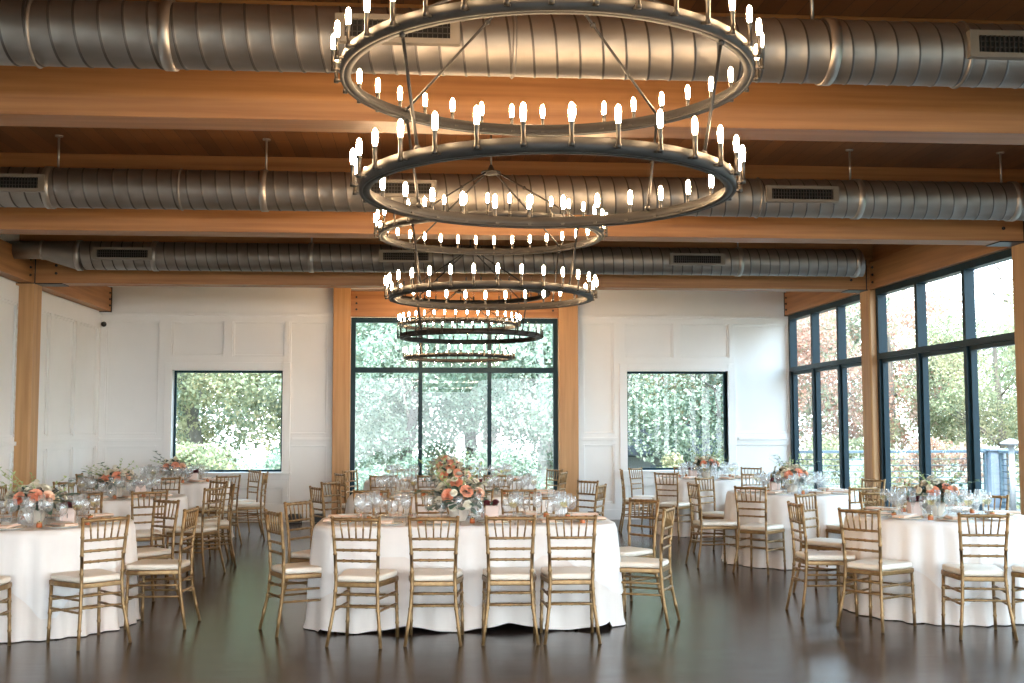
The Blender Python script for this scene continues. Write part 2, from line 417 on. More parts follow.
# timber posts and header of the centre bay
def bolts(parent, pts, axis):
    for p in pts:
        mb = MB(); v = Vector((0, 0, 0)); d = Vector(axis) * .012
        mb.tube([v, d], .017, 10); mb.tube([d, d * 1.9], .010, 6)
        mb.build('bolt', M['black'], parent, p)
for nm, a, b in (('west', P0, C0), ('east', C1, P1)):
    o = MB().box(a, b, YB - .12, YB + .019, 0, ZC, .008).build('timber_column', M['beamZ'])
    struct(o, f'square timber post on the {nm} edge of the centre glazing')
hd = struct(MB().box(C0, C1, YB - .06, YB + .019, 3.285, 3.70, .006).build('header_beam', M['beamX']), 'timber header over the centre glazing')
for x in (C0 + .09, C1 - .09): bolts(hd, [(x, YB - .06, z) for z in (3.4, 3.5, 3.6)], (0, -1, 0))

# side walls
def side_wall_left():
    mb = MB(); mb.box(XL - .24, XL - .035, YF, YB + .02, 0, ZC)
    w = struct(mb.build('wall_left', M['white']), 'white panelled side wall')
    ys = [YF, 2.2, 6.8, 10.78, 14.8, YB - .006]
    for i in range(len(ys) - 1):
        a, b = ys[i], ys[i + 1]; n = 3; d = (b - a - .1) / n
        rec = []
        for k in range(n):
            l, r = a + .1 + d * k, a + d * (k + 1)
            rec += [(l + .02, r - .02, 1.39, 3.08), (l + .02, r - .02, .26, 1.22)]
        m2 = MB()
        boards(m2, a, b, 0, 3.3, rec, lambda l, r, p, q: m2.box(XL - .034, XL + .005, l, r, p, q))
        for rc in rec: molding(m2, rc, lambda l, r, p, q: m2.box(XL - .034, XL - .012, l, r, p, q, .006), .03)
        m2.build('panelling', M['white'], w)
        MB().box(XL + .004, XL + .032, a, b, 1.285, 1.335, .006).build('chair_rail', M['white'], w)
    struct(MB().box(XL + .0045, XL + .022, YF, YB - .03, 0, .16, .004).build('baseboard_left', M['white']))
side_wall_left()
mb = MB(); mb.box(XR - .1, XR + .25, YF, YB + .02, ZT + .002, ZC); mb.box(XR - .08, XR + .2, YF, YB + .02, -.02, .10)
struct(mb.build('wall_right', M['beamY']), 'timber band over and under the glazed side wall')

mb = MB()
wallboxes(mb, [(-4.6, 5.5, .2, 3.2)], XL - .3, XR + .3, 0, ZC, lambda l, r, a, b: mb.box(l, r, YF - .2, YF, a, b))  # unseen; opening sized for skylight indoors and its reflection in the back glazing
struct(mb.build('wall_front', M['white']), 'white wall behind the viewer')
# bays of the frame
BY = [-1.35, 2.65, 6.69, 10.69, 14.71]   # front faces of the cross beams
BW = .28
BN = {6.69: 'nearest cross beam in view, under the front duct', 10.69: 'middle cross beam, under the second duct', 14.71: 'third cross beam, before the back wall', 2.65: 'cross beam over the camera', -1.35: 'cross beam at the front of the hall'}
for y in BY:
    b = struct(MB().box(XL - .02, XR + .05, y, y + BW, ZB, ZC - .001, .006).build('ceiling_beam', M['beamX']), 'orange glulam ' + BN[y])
    bolts(b, [(x, y, z) for x in (-4.68, 5.72) for z in (3.47, 3.57, 3.67)], (0, -1, 0))
    for x in (-4.94, 5.93):
        MB().box(x - .006, x + .006, y - .008, y + BW, ZB, 3.75).build('steel_plate', M['black'], b)
    MB().box(-4.96, -4.60, y - .002, y + BW + .002, ZB - .012, ZB).build('steel_plate', M['black'], b)
    MB().box(5.68, 5.95, y - .002, y + BW + .002, ZB - .012, ZB).build('steel_plate', M['black'], b)
    MB().box(-5.19, -4.94, y - .03, y + .30, ZB - .012, ZB).build('steel_plate', M['black'], b)
for side, xa, xb in (('left', -5.19, -4.94), ('right', 5.945, 6.19)):
    for i, y in enumerate(BY):
        c = MB(); x = xa; 
        ch = .02
        ol = [(xa + ch, y - .03), (xb - ch, y - .03), (xb, y - .03 + ch), (xb, y + .29 - ch), (xb - ch, y + .29), (xa + ch, y + .29), (xa, y + .29 - ch), (xa, y - .03 + ch)]
        c.prism(ol, 0, ZB - .012)
        o = c.build('timber_column', M['beamZ'])
        struct(o, f'timber column {i + 1} of the {side} side wall')
YE = BY + [YB]
for side, x0, x1 in (('left', -5.14, -4.965), ('right', 5.975, 6.19)):
    for i in range(len(YE) - 1):
        a = YE[i] + BW; b = YE[i + 1] - (.0 if i < len(YE) - 2 else .035)
        o = MB().box(x0, x1, a, b, ZB, ZT, .006).build('wall_beam', M['beamY'])
        struct(o, f'timber edge beam on the {side} wall, bay {i + 1}')
        xf = x1 if side == 'left' else x0; ax = (1, 0, 0) if side == 'left' else (-1, 0, 0)
        bolts(o, [(xf, yy, z) for yy in (a + .12, b - .12) for z in (3.43, 3.53, 3.63)], ax)
        if i == len(YE) - 2:
            MB().box(min(x0, x1) - .004, max(x0, x1) + .01, b - .03, b + .003, ZB - .012, ZT + .01).build('steel_plate', M['black'], o)

# right hand glazing, bay by bay: three lights wide, a transom, lower sashes
HW, TR = 3.262, 2.476
for i in range(len(YE) - 1):
    a, b = YE[i] + .29, YE[i + 1] - .03
    w = struct(empty(f'window_{i + 4}', (0, 0, 0)), f'dark framed side glazing of three lights, bay {i + 1} from the front')
    x0, x1 = 6.04, 6.16
    mb = MB(); mb.box(x0, x1, a, a + .07, .1, ZB); mb.box(x0, x1, b - .07, b, .1, ZB); mb.box(x0, x1, a + .07, b - .07, HW, ZB); mb.box(x0, x1, a + .07, b - .07, .1, .22)
    mb.build('frame', M['frame'], w)
    MB().box(x0 - .015, x1, a + .07, b - .07, TR - .07, TR).build('transom', M['frame'], w)
    d = (b - a) / 3
    for k in (1, 2):
        y = a + d * k
        MB().box(x0, x1, y - .035, y + .035, .22, TR - .07).build('mullion', M['frame'], w)
        MB().box(x0, x1, y - .035, y + .035, TR, HW).build('mullion', M['frame'], w)
    for k in range(3):
        l, r = a + d * k + (.07 if k == 0 else .035), a + d * (k + 1) - (.07 if k == 2 else .035)
        sheet('x', x0 + .063, l, r, TR, HW).build('glass_pane', M['pane'], w)
        s = MB(); t = .05
        s.box(x0 + .03, x1 - .02, l, l + t, .22, TR - .07); s.box(x0 + .03, x1 - .02, r - t, r, .22, TR - .07)
        s.box(x0 + .03, x1 - .02, l + t, r - t, TR - .07 - t, TR - .07); s.box(x0 + .03, x1 - .02, l + t, r - t, .22, .22 + t)
        s = s.build('sash', M['frame'], w)
        sheet('x', x0 + .063, l + t, r - t, .22 + t, TR - .07 - t).build('glass_pane', M['pane'], s)

# ------------------------------------------------------------------ ducts
DR, DZ = .174, 3.605
def helix_duct(xa, xb, pitch=.125, n=36, m=5):
    mb = MB(); prof = [0.0, .0, .0, .0]
    frac = [0.0, .05, .10, .14, .95]; rad = [.004, .004, 0.0, 0.0, 0.0]
    K = int((xb - xa) / pitch)
    rows = []
    for k in range(K):
        for f, r in zip(frac, rad): rows.append((xa + (k + f) * pitch, DR + r))
    V = [[mb.bm.verts.new((x + pitch * j / n, r * math.cos(2 * PI * j / n), r * math.sin(2 * PI * j / n))) for j in range(n)] for x, r in rows]
    L = len(V)
    for i in range(L - 1):
        mb.mi = 1 if i % m in (0, 1) else 0
        for j in range(n):
            if j < n - 1: mb._f([V[i][j], V[i + 1][j], V[i + 1][j + 1], V[i][j + 1]])
            elif i + m + 1 < L: mb._f([V[i][j], V[i + 1][j], V[i + m + 1][0], V[i + m][0]])
    return mb
def px_x(u, y):
    w_ = (u - 424.1) / F
    return y * w_ / (1.006 - .0777 * w_)
def duct(y, xa, xb, bands, ridges, vents, hang, label, reducer=False):
    t = tag(empty('air_duct', (0, y, DZ)), label, 'duct', 'round ducts under the ceiling')
    helix_duct(xa, xb).build('pipe', [M['duct'], M['seam']], t)
    for u in bands:
        x = px_x(u, y); b = MB(); 
        ring = []
        for xx, r in ((x - .03, DR + .004), (x - .03, DR + .011), (x + .03, DR + .011), (x + .03, DR + .004)): ring.append((xx, r))
        b.tube([(ring[0][0], 0, 0), (ring[0][0] + .001, 0, 0), (ring[2][0] - .001, 0, 0), (ring[2][0], 0, 0)], [DR + .004, DR + .011, DR + .011, DR + .004], 36)
        b.build('band', M['band'], t)
    for u in ridges:
        x = px_x(u, y); MB().tube([(x - .012, 0, 0), (x, 0, 0), (x + .012, 0, 0)], [DR + .002, DR + .013, DR + .002], 36).build('joint', M['duct'], t)
    for u0, u1 in vents:
        xm = (px_x(u0, y - .2) + px_x(u1, y - .2)) / 2; wd = px_x(u1, y - .2) - px_x(u0, y - .2); h = .075; w2 = wd / 2
        yo = -DR - .03
        v = MB(); fr = .028
        v.box(xm - w2, xm + w2, yo, -.13, h - fr, h); v.box(xm - w2, xm + w2, yo, -.13, -h, -h + fr)
        v.box(xm - w2, xm - w2 + .05, yo, -.13, -h + fr, h - fr); v.box(xm + w2 - .05, xm + w2, yo, -.13, -h + fr, h - fr)
        v = v.build('vent_grille', M['vent'], t)
        MB().box(xm - w2 + .05, xm + w2 - .05, yo + .022, yo + .026, -h + fr, h - fr).build('dark_interior', M['dark'], v)  # near-black sheet painted in for the shaded inside behind the slats
        s = MB(); ns = max(8, int(wd / .03)); 
        for k in range(ns):
            xx = xm - w2 + .05 + (wd - .1) * (k + .5) / ns; s.box(xx - .0022, xx + .0022, yo + .004, yo + .02, -h + fr, h - fr)
        for z in (-.016, .016): s.box(xm - w2 + .05, xm + w2 - .05, yo + .008, yo + .016, z - .002, z + .002)
        s.build('slats', M['seam'], v)
    for u in hang:
        x = px_x(u, y)
        MB().tube([(x, 0, DR), (x, 0, ZC - DZ)], .011, 8).tube([(x, 0, ZC - DZ - .012), (x, 0, ZC - DZ)], .035, 12).build('hanger_rod', M['band'], t)
    if reducer:
        pts = [(xa + .02, 0, 0), (xa - .42, .05, .055), (xa - .84, .05, .055)]
        MB().tube([(xa + .06, 0, 0), (xa + .02, 0, 0), (xa - .40, .0, .06), (xa - .92, .0, .06)], [DR + .006, DR + .006, .11, .11], 36).build('reducer', M['duct'], t)
        MB().tube([(xa - .43, 0, .06), (xa - .40, 0, .06)], .117, 36).build('band', M['band'], t)
        MB().tube([(xa - .0, 0, 0), (xa + .05, 0, 0)], DR + .013, 36).build('band', M['band'], t)
    return t
duct(6.02, XL + .0, XR + .1, [163, 833], [27, 513, 968], [(331, 459), (981, 1110)], [820], 'large round metal duct above the nearest beam, largest in view')
duct(10.03, XL + .0, XR + .1, [45, 262, 860, 1017], [178, 760], [(-36, 38), (362, 436), (770, 843)], [52, 263, 855, 1008], 'round metal duct above the middle beam with three vents')
duct(14.05, -4.22, 5.64, [153, 310, 740, 857], [], [(89, 149), (378, 432), (671, 727)], [310, 740], 'smallest looking round metal duct above the third beam, ends by right column', reducer=True)

# ------------------------------------------------------------------ chandeliers
RU, RL, HU, HL, CX = .874, .791, 2.984, 2.499, .516
def bulb_mesh():
    return MB().lathe([(.0, 0), (.0075, .004), (.0108, .018), (.0115, .042), (.0098, .060), (.005, .070), (0, .073)], 10).mesh('bulb', M['bulb'])
def unlit_mesh():
    return MB().lathe([(.0, 0), (.0075, .004), (.0108, .018), (.0115, .042), (.0098, .060), (.005, .070), (0, .073)], 10).mesh('bulb', M['bulbglass'])
def socket_mesh():
    b = MB(); b.lathe([(0, 0), (.011, 0), (.011, .016), (.0085, .018), (.0085, .082), (.010, .084), (.010, .09), (0, .09)], 10)
    b.box(-.05, -.005, -.008, .008, .004, .012); return b.mesh('candle_socket', M['nickel'])
BM, UM, SM = bulb_mesh(), unlit_mesh(), socket_mesh()
def ring_mesh(r): 
    b = MB(); b.ring(r - .016, r, 0, .055, 128); b.ring(r - .045, r - .016, 0, .010, 128); return b.mesh('ring', M['bronze'])
RMU, RML = ring_mesh(RU), ring_mesh(RL)
def chandelier(y, lit, label):
    t = tag(empty('chandelier', (CX, y, HU)), label, 'chandelier', 'wagon wheel chandeliers along the hall')
    for me, r, dz, n in ((RMU, RU, 0, 36), (RML, RL, HL - HU, 30)):
        rg = link('ring', me, t, (0, 0, dz))
        for k in range(n):
            a = 2 * PI * (k + .5) / n
            p = ((r + .027) * math.cos(a), (r + .027) * math.sin(a), dz + .012)
            s = link('candle_socket', SM, t, p, a)
            link('bulb', BM if lit else UM, t, (p[0], p[1], p[2] + .088))
    zh = .52
    h = MB(); h.lathe([(0, -.02), (.035, -.018), (.075, -.004), (.075, .008), (.03, .02), (.012, .06), (0, .06)], 24).build('hub', M['bronze'], t, (0, 0, zh))
    MB().tube([(0, 0, zh + .05), (0, 0, ZC - HU - .02)], .008, 8).build('stem', M['bronze'], t)
    MB().lathe([(0, -.03), (.05, -.025), (.065, 0), (0, 0)], 20).build('canopy', M['bronze'], t, (0, 0, ZC - HU))
    for k in range(4):
        a = PI / 4 + PI / 2 * k; c, s = math.cos(a), math.sin(a)
        p0 = Vector((.06 * c, .06 * s, zh - .002)); p1 = Vector(((RU - .02) * c, (RU - .02) * s, .05)); q = p0.lerp(p1, .35)
        b = MB(); b.tube([p0, p1], .0065, 8); b.sphere(q, .014, 8, 6); b.sphere(p1, .013, 8, 6); b.build('hanger_rod', M['bronze'], t)
        p2 = Vector(((RU - .022) * c, (RU - .022) * s, .0)); p3 = Vector(((RL - .022) * c, (RL - .022) * s, HL - HU + .05))
        b = MB(); b.tube([p2, p3], .0065, 8); b.sphere(p3 + Vector((0, 0, .012)), .014, 8, 6); b.sphere(p2 - Vector((0, 0, .01)), .012, 8, 6); b.build('hanger_rod', M['bronze'], t)
chandelier(4.72, True, 'nearest two ring chandelier with lit candle bulbs, largest at the top of view')
chandelier(8.73, True, 'second two ring chandelier back, lit bulbs, hanging before the middle beam')
chandelier(12.73, False, 'third two ring chandelier with dark unlit bulbs before the back glazing')
chandelier(16.70, True, 'farthest two ring chandelier, lit bulbs, close to the back glazing')

# ------------------------------------------------------------------ chairs
G_CH = 'gold chiavari chairs around the dining tables'
def post_path(s):
    return dict(p0=(s * .193, -.262, 0), ctrl=[(s * .158, -.212, .27), (s * .150, -.200, .43), (s * .155, -.206, .62)], p1=(s * .170, -.236, .885))
def post_x(z):
    pts = [(0, .193, -.262), (.27, .158, -.212), (.43, .150, -.200), (.62, .155, -.206), (.885, .170, -.236)]
    for i in range(4):
        if z <= pts[i + 1][0] + 1e-9:
            f = (z - pts[i][0]) / (pts[i + 1][0] - pts[i][0]); return tuple(pts[i][k] + (pts[i + 1][k] - pts[i][k]) * f for k in (1, 2))
    return pts[-1][1:]
def fleg(s, z):
    f = z / .415; return (s * (.190 - .010 * f), .190 - .008 * f, z)
def chair_parts(detail):
    root = empty('chiavari_chair', (0, 0, 0))
    n = 8 if detail else 6
    ol = [(-.150, -.205), (.150, -.205), (.200, .10), (.196, .19), (.16, .215), (-.16, .215), (-.196, .19), (-.200, .10)]
    MB().prism(ol, .403, .437, .006).build('seat_frame', M['gold'], root)
    ol2 = [(x * .97, y * .97) for x, y in ol]
    MB().prism(ol2, .4375, .482, .02).build('seat_cushion', M['ivory'], root)
    for s in (-1, 1):
        q = post_path(s)
        b = MB().bamboo(q['p0'], q['p1'], .0125, 6, n, q['ctrl']); b.sphere((s * .170, -.236, .887), .015, 8, 6, (1, 1, .8)); b.build('leg', M['gold'], root)
    for s in (-1, 1):
        MB().bamboo(fleg(s, 0), fleg(s, .405), .0125, 3, n).build('leg', M['gold'], root)
    def rail(mb, z, r, nodes=4):
        x, y = post_x(z); return mb.bamboo((-x, y, z), (x, y, z), r, nodes, n)
    def spindle(mb, k):
        f = (k - 2) / 2; x1, y1 = post_x(.874); x0, y0 = post_x(.735)
        return mb.bamboo((f * x0 * .60, y0, .735), (f * x1 * .68, y1, .874), .0062, 1, 6)
    def stretch(mb, kind, z, s=1):
        if kind == 'back': x, y = post_x(z); return mb.bamboo((-x, y, z), (x, y, z), .0085, 3, 6)
        if kind == 'front': return mb.bamboo(fleg(-1, z), fleg(1, z), .0085, 3, 6)
        x, y = post_x(z); return mb.bamboo((s * x, y, z), fleg(s, z), .0085, 3, 6)
    st = [('back', .352, 1), ('back', .27, 1), ('front', .30, 1), ('front', .215, 1), ('side', .325, 1), ('side', .24, 1), ('side', .325, -1), ('side', .24, -1)]
    if detail:
        rail(MB(), .874, .0125).build('top_rail', M['gold'], root)
        for z in (.735, .66, .585): rail(MB(), z, .0095).build('cross_rail', M['gold'], root)
        for k in range(5): spindle(MB(), k).build('spindle', M['gold'], root)
        for a in st: stretch(MB(), *a).build('stretcher', M['gold'], root)
    else:
        b = rail(MB(), .874, .0125)
        for z in (.735, .66, .585): rail(b, z, .0095)
        for k in range(5): spindle(b, k)
        b.build('backrest', M['gold'], root)
        b = MB()
        for a in st: stretch(b, *a)
        b.build('stretchers', M['gold'], root)
    return root
PROTO = {True: [chair_parts(True), False], False: [chair_parts(False), False]}
def chair(x, y, face, where, detail):
    """face = heading the sitter looks along, radians from +X"""
    rz = face - PI / 2
    pr = PROTO[detail]
    if not pr[1]:
        o = pr[0]; pr[1] = True; o.location = (x, y, 0); o.rotation_euler = (0, 0, rz)
    else: o = copy_thing(pr[0], (x, y, 0), rz)
    tag(o, 'gold chiavari chair, ivory cushion, ' + where, 'chair', G_CH)

# ------------------------------------------------------------------ tables and cloths
def round_outline(r, n=192):
    return [((r * math.cos(2 * PI * k / n), r * math.sin(2 * PI * k / n)), (math.cos(2 * PI * k / n), math.sin(2 * PI * k / n))) for k in range(n)]
def rect_outline(a, b, rc, n=224):
    """rounded rectangle as evenly spaced points with outward normals"""
    seg = [('l', (a, -b + rc), (a, b - rc), (1, 0)), ('c', (a - rc, b - rc), 0), ('l', (a - rc, b), (-a + rc, b), (0, 1)), ('c', (-a + rc, b - rc), PI / 2),
           ('l', (-a, b - rc), (-a, -b + rc), (-1, 0)), ('c', (-a + rc, -b + rc), PI), ('l', (-a + rc, -b), (a - rc, -b), (0, -1)), ('c', (a - rc, -b + rc), 1.5 * PI)]
    ln = [math.dist(s[1], s[2]) if s[0] == 'l' else rc * PI / 2 for s in seg]; tot = sum(ln); out = []
    for k in range(n):
        d = tot * k / n
        for s, L in zip(seg, ln):
            if d < L or s is seg[-1]:
                f = d / L
                if s[0] == 'l': out.append(((s[1][0] + (s[2][0] - s[1][0]) * f, s[1][1] + (s[2][1] - s[1][1]) * f), s[3]))
                else:
                    t = s[2] + f * PI / 2; out.append(((s[1][0] + rc * math.cos(t), s[1][1] + rc * math.sin(t)), (math.cos(t), math.sin(t))))
                break
            d -= L
    return out
ZT2 = .762
def cloth_mesh(outline, drop, seed, off=0.0, amp=.040, flare=.028, ztop=ZT2, levels=14, pool=0.0):
    """linen lying on the outline and hanging by drop(k) at each point, with folds that grow downward"""
    rr = random.Random(seed); n = len(outline)
    waves = [(rr.randint(11, 34), rr.uniform(0, 2 * PI), rr.uniform(.5, 1)) for _ in range(5)]
    tw = sum(w[2] for w in waves)
    def fold(k):
        t = 2 * PI * k / n; v = sum(w[2] * math.sin(w[0] * t + w[1]) for w in waves) / tw * 1.7
        return v
    mb = MB(); rings = []
    for sc_ in (.25, .6, .9, .975):
        rings.append([mb.bm.verts.new((p[0] * sc_, p[1] * sc_, ztop + off + .0025)) for p, nn in outline])
    c = mb.bm.verts.new((0, 0, ztop + off + .0025))
    D = [drop(k) for k in range(n)]; Fv = [fold(k) for k in range(n)]
    for i in range(levels + 1):
        t = i / levels; rg = []
        for k, (p, nn) in enumerate(outline):
            L = D[k] * t
            e = .012 + off + min(L / .03, 1) * .006 + flare * (L / .76) ** 1.2 + (amp * (L / .76) ** .55) * (Fv[k] + .6)
            z = ztop + off + .002 - L - (0 if L > .01 else 0)
            if pool and L > .72: e += pool * (L - .72) / .04 * (.6 + .5 * Fv[k])
            rg.append(mb.bm.verts.new((p[0] + nn[0] * e, p[1] + nn[1] * e, max(z, .004))))
        rings.append(rg)
    for j in range(n): mb._f([c, rings[0][j], rings[0][(j + 1) % n]])
    for i in range(len(rings) - 1):
        for j in range(n):
            mb._f([rings[i][j], rings[i][(j + 1) % n], rings[i + 1][(j + 1) % n], rings[i + 1][j]])
    return mb

def round_table(x, y, r, nm, seed):
    t = tag(empty('banquet_table', (x, y, 0)), f'round folding banquet table under the cloth of {nm}', 'table', 'banquet tables')
    MB().lathe([(0, .735), (r - .01, .735), (r, .742), (r, .755), (r - .006, ZT2), (0, ZT2)], 64).build('tabletop', M['ply'], t)
    for a in range(4):
        th = PI / 4 + a * PI / 2; MB().tube([(r * .55 * math.cos(th), r * .55 * math.sin(th), 0), (r * .5 * math.cos(th), r * .5 * math.sin(th), .735)], .016, 8).build('leg', M['black'], t)
    ol = round_outline(r)
    o = cloth_mesh(ol, lambda k: .757, seed, pool=.012).build('tablecloth', M['cloth'], None, (x, y, 0))
    tag(o, f'floor length blush white linen on {nm}', 'tablecloth', 'floor length tablecloths')
    n = len(ol); rot = R(20 + seed * 17)
    def drop(k):
        th = 2 * PI * k / n - rot; a = .98
        return min(a / max(abs(math.cos(th)), abs(math.sin(th))) - r + .03, .62)
    o = cloth_mesh(ol, drop, seed, off=.011).build('table_overlay', M['cloth2'], None, (x, y, 0))
    tag(o, f'square white overlay draped over the cloth of {nm}', 'table overlay', 'square overlays on the tables')
def long_table(x, y, a, b, nm, seed):
    t = tag(empty('banquet_table', (x, y, 0)), f'oblong banquet table under the cloth of {nm}', 'table', 'banquet tables')
    ol = rect_outline(a, b, .22)
    MB().prism([p for p, _ in ol], .737, ZT2).build('tabletop', M['ply'], t)
    for sx in (-1, 1):
        for sy in (-1, 1): MB().tube([(sx * a * .75, sy * b * .6, 0), (sx * a * .75, sy * b * .6, .737)], .016, 8).build('leg', M['black'], t)
    n = len(ol)
    def hem(k):
        px, py = ol[k][0]
        if py < -b + .06: # the long front side: lifted between the corners of the linens
            d = min(abs(px - c) for c in (-.82, -.1, .72)); return .757 - .055 * min(d / .4, 1) ** 1.4
        return .757
    o = cloth_mesh(ol, hem, seed, pool=.015).build('tablecloth', M['cloth'], None, (x, y, 0))
    tag(o, f'floor length blush white linen on {nm}', 'tablecloth', 'floor length tablecloths')
    def drop(k):
        px, py = ol[k][0]
        d = min(abs(px - c) for c in (-1.15, .05, 1.2)) if abs(py) > b - .2 else abs(py)
        return max(.60 - d * .75, .22)
    o = cloth_mesh(ol, drop, seed, off=.011).build('table_overlay', M['cloth2'], None, (x, y, 0))
    tag(o, f'white overlay with hanging points over the cloth of {nm}', 'table overlay', 'square overlays on the tables')

# ------------------------------------------------------------------ table ware (one of each, then copies)
ZS = ZT2 + .0105
def proto_plate():
    me = MB().lathe([(0, .004), (.08, .004), (.092, .008), (.133, .018), (.135, .020), (.132, .022), (.092, .013), (.08, .009), (0, .009)], 40).mesh('plate', M['china'])
    rim = MB().ring(.128, .1365, .0195, .0225, 40).mesh('gold_rim', M['goldrim'])
    return me, rim
PLATE, RIM = proto_plate()
def proto_napkin():
    b = MB(); n = 8
    b.box(-.052, .052, -.15, .11, 0, .009, .003); b.box(-.050, .050, -.145, .07, .009, .016, .003); return b.mesh('napkin', M['napkin'])
NAP = proto_napkin()
MENU = MB().box(-.045, .045, -.08, .085, 0, .0025).mesh('menu_card', M['card'])
def g_wine():
    return MB().lathe([(0, 0), (.034, 0), (.034, .002), (.006, .006), (.0042, .02), (.0042, .095), (.008, .103), (.030, .125), (.039, .15), (.038, .18), (.031, .212), (.0298, .212), (.0365, .18), (.0375, .15), (.0285, .126), (0, .106)], 20).mesh('wine_glass', M['glass'])
def g_water():
    return MB().lathe([(0, 0), (.036, 0), (.036, .002), (.008, .007), (.005, .02), (.005, .06), (.012, .07), (.036, .095), (.043, .125), (.041, .155), (.036, .175), (.0347, .175), (.0395, .155), (.0415, .125), (.0345, .096), (0, .073)], 20).mesh('water_goblet', M['glass'])
def g_flute():
    b = MB(); b.lathe([(0, 0), (.031, 0), (.031, .002), (.005, .006), (.004, .02), (.004, .085), (.010, .097), (.022, .13), (.0255, .17), (.0235, .232), (.0223, .232), (.0243, .17), (.0208, .131), (0, .1)], 18)
    return b.mesh('champagne_flute', M['glass'])
def g_wine_fill():
    return MB().lathe([(0, .106), (.0285, .1265), (.0368, .149), (.0365, .155), (0, .155)], 16).mesh('wine', M['wine'])
WINE, WATER, FLUTE, FILL = g_wine(), g_water(), g_flute(), g_wine_fill()
CARAFE = MB().lathe([(0, .002), (.05, .0), (.055, .01), (.055, .10), (.045, .135), (.026, .17), (.024, .20), (.034, .225), (.0325, .225), (.0225, .20), (.0245, .168), (.0435, .134), (.0535, .10), (.0535, .012), (0, .006)], 24).mesh('carafe', M['glass'])
FAV = MB().lathe([(0, 0), (.018, 0), (.021, .006), (.021, .03), (.017, .036), (0, .036)], 14).mesh('favour_jar', M['amber'])
FAVL = MB().lathe([(0, .036), (.019, .036), (.019, .044), (.004, .046), (.004, .052), (0, .053)], 14).mesh('lid', M['goldrim'])
def knife():
    b = MB(); b.prism([(-.006, -.11), (.006, -.11), (.005, 0), (.009, .02), (.009, .09), (0, .115), (-.006, .09)], 0, .003); return b.mesh('dinner_knife', M['steel'])
def fork():
    b = MB(); b.prism([(-.005, -.1), (.005, -.1), (.004, .02), (.012, .04), (.012, .055), (-.012, .055), (-.012, .04), (-.004, .02)], 0, .003)
    for k in range(4): b.box(-.012 + k * .0067, -.0085 + k * .0067, .053, .1, 0, .003)
    return b.mesh('dinner_fork', M['steel'])
KNIFE, FORK = knife(), fork()
CUPH = MB().lathe([(0, 0), (.028, 0), (.034, .01), (.036, .06), (.0345, .06), (.032, .012), (0, .008)], 18).mesh('votive_holder', M['glass'])
CUPC = MB().lathe([(0, .008), (.027, .008), (.027, .030), (.003, .031), (.0015, .038), (0, .038)], 14).mesh('candle', M['wax'])
WHERE = {}
def put(name, me, p, rz, label, cat, group, childs=()):
    o = link(name, me, None, p, rz); tag(o, label, cat, group)
    for cn, cm in childs: link(cn, cm, o)
    return o
def setting(px, py, face, seat, nm, near):
    """px,py = spot on the table straight in front of the sitter, at the edge; face = direction the sitter looks"""
    f = Vector((math.cos(face), math.sin(face), 0)); s = Vector((f.y, -f.x, 0)); e = Vector((px, py, 0)); rz = face - PI / 2
    def P(a, b, z=ZS): v = e + f * a + s * b; return (v.x, v.y, z)
    if not in_view(P(.2, 0), 12, 12): return
    at = f'at the {seat} of {nm}'
    j = lambda: rnd.uniform(-.012, .012)
    p = spot(P(.165, 0), .138, .06)
    if p:
        Q = lambda a, b, z: (p[0] + f.x * a + s.x * b, p[1] + f.y * a + s.y * b, z)
        put('plate', PLATE, p, rz, f'gold rimmed white plate {at}', 'plate', 'dinner plates', [('gold_rim', RIM)])
        put('napkin', NAP, Q(.015, 0, ZS + .0225), rz, f'folded peach napkin {at}', 'napkin', 'peach napkins')
        put('menu_card', MENU, Q(.03, 0, ZS + .040), rz + .1, f'cream menu card {at}', 'menu card', 'menu cards')
        if near:
            for nm_, me, b_, lb in (('dinner_knife', KNIFE, .158, 'steel dinner knife'), ('dinner_fork', FORK, -.158, 'steel dinner fork')):
                c = Q(0, b_, ZS)
                if all(math.hypot(c[0] - x, c[1] - y) > r + .012 or r == .138 and math.hypot(c[0] - x, c[1] - y) > r for x, y, r in TAKEN):
                    put(nm_, me, c, rz, f'{lb} {at}', 'knife' if 'knife' in nm_ else 'fork', 'table cutlery')
    ch = [('wine', FILL)] if rnd.random() < .45 else []
    for nm_, me, r, a_, b_, lb, ct, gp, c_ in (
        ('wine_glass', WINE, .043, .30, .15, 'part filled wine glass' if ch else 'clear wine glass', 'wine glass', 'wine glasses', ch),
        ('water_goblet', WATER, .047, .345, .06, 'stemmed water goblet', 'glass', 'water goblets', ()),
        ('champagne_flute', FLUTE, .035, .37, .135, 'slim champagne flute', 'glass', 'champagne flutes', ()),
        ('wine_glass', WINE, .043, .35, -.04, 'second clear wine glass', 'wine glass', 'wine glasses', ()),
        ('favour_jar', FAV, .024, .30, -.12, 'coral favour jar', 'jar', 'favour jars', [('lid', FAVL)])):
        p = spot(P(a_ + j(), b_ + j()), r, .12)
        if p: put(nm_, me, p, 0, f'{lb} {at}', ct, gp, c_)
TAKEN = []
def spot(p, r, reach):
    """the free place nearest to p on the table, or None"""
    for k in range(90):
        q = reach * math.sqrt(k / 89); th = 2.4 * k; x, y = p[0] + q * math.cos(th), p[1] + q * math.sin(th)
        if all(math.hypot(x - a, y - b) > r + c + .004 for a, b, c in TAKEN) and on_table(x, y, r):
            TAKEN.append((x, y, r)); return (x, y, p[2])
def on_table(x, y, r):
    for kind, cx, cy, a, b in TOPS:
        if kind == 'r' and math.hypot(x - cx, y - cy) < a - r - .004: return True
        if kind == 'l' and abs(x - cx) < a - r - .004 and abs(y - cy) < b - r - .004: return True
    return False
TOPS = []

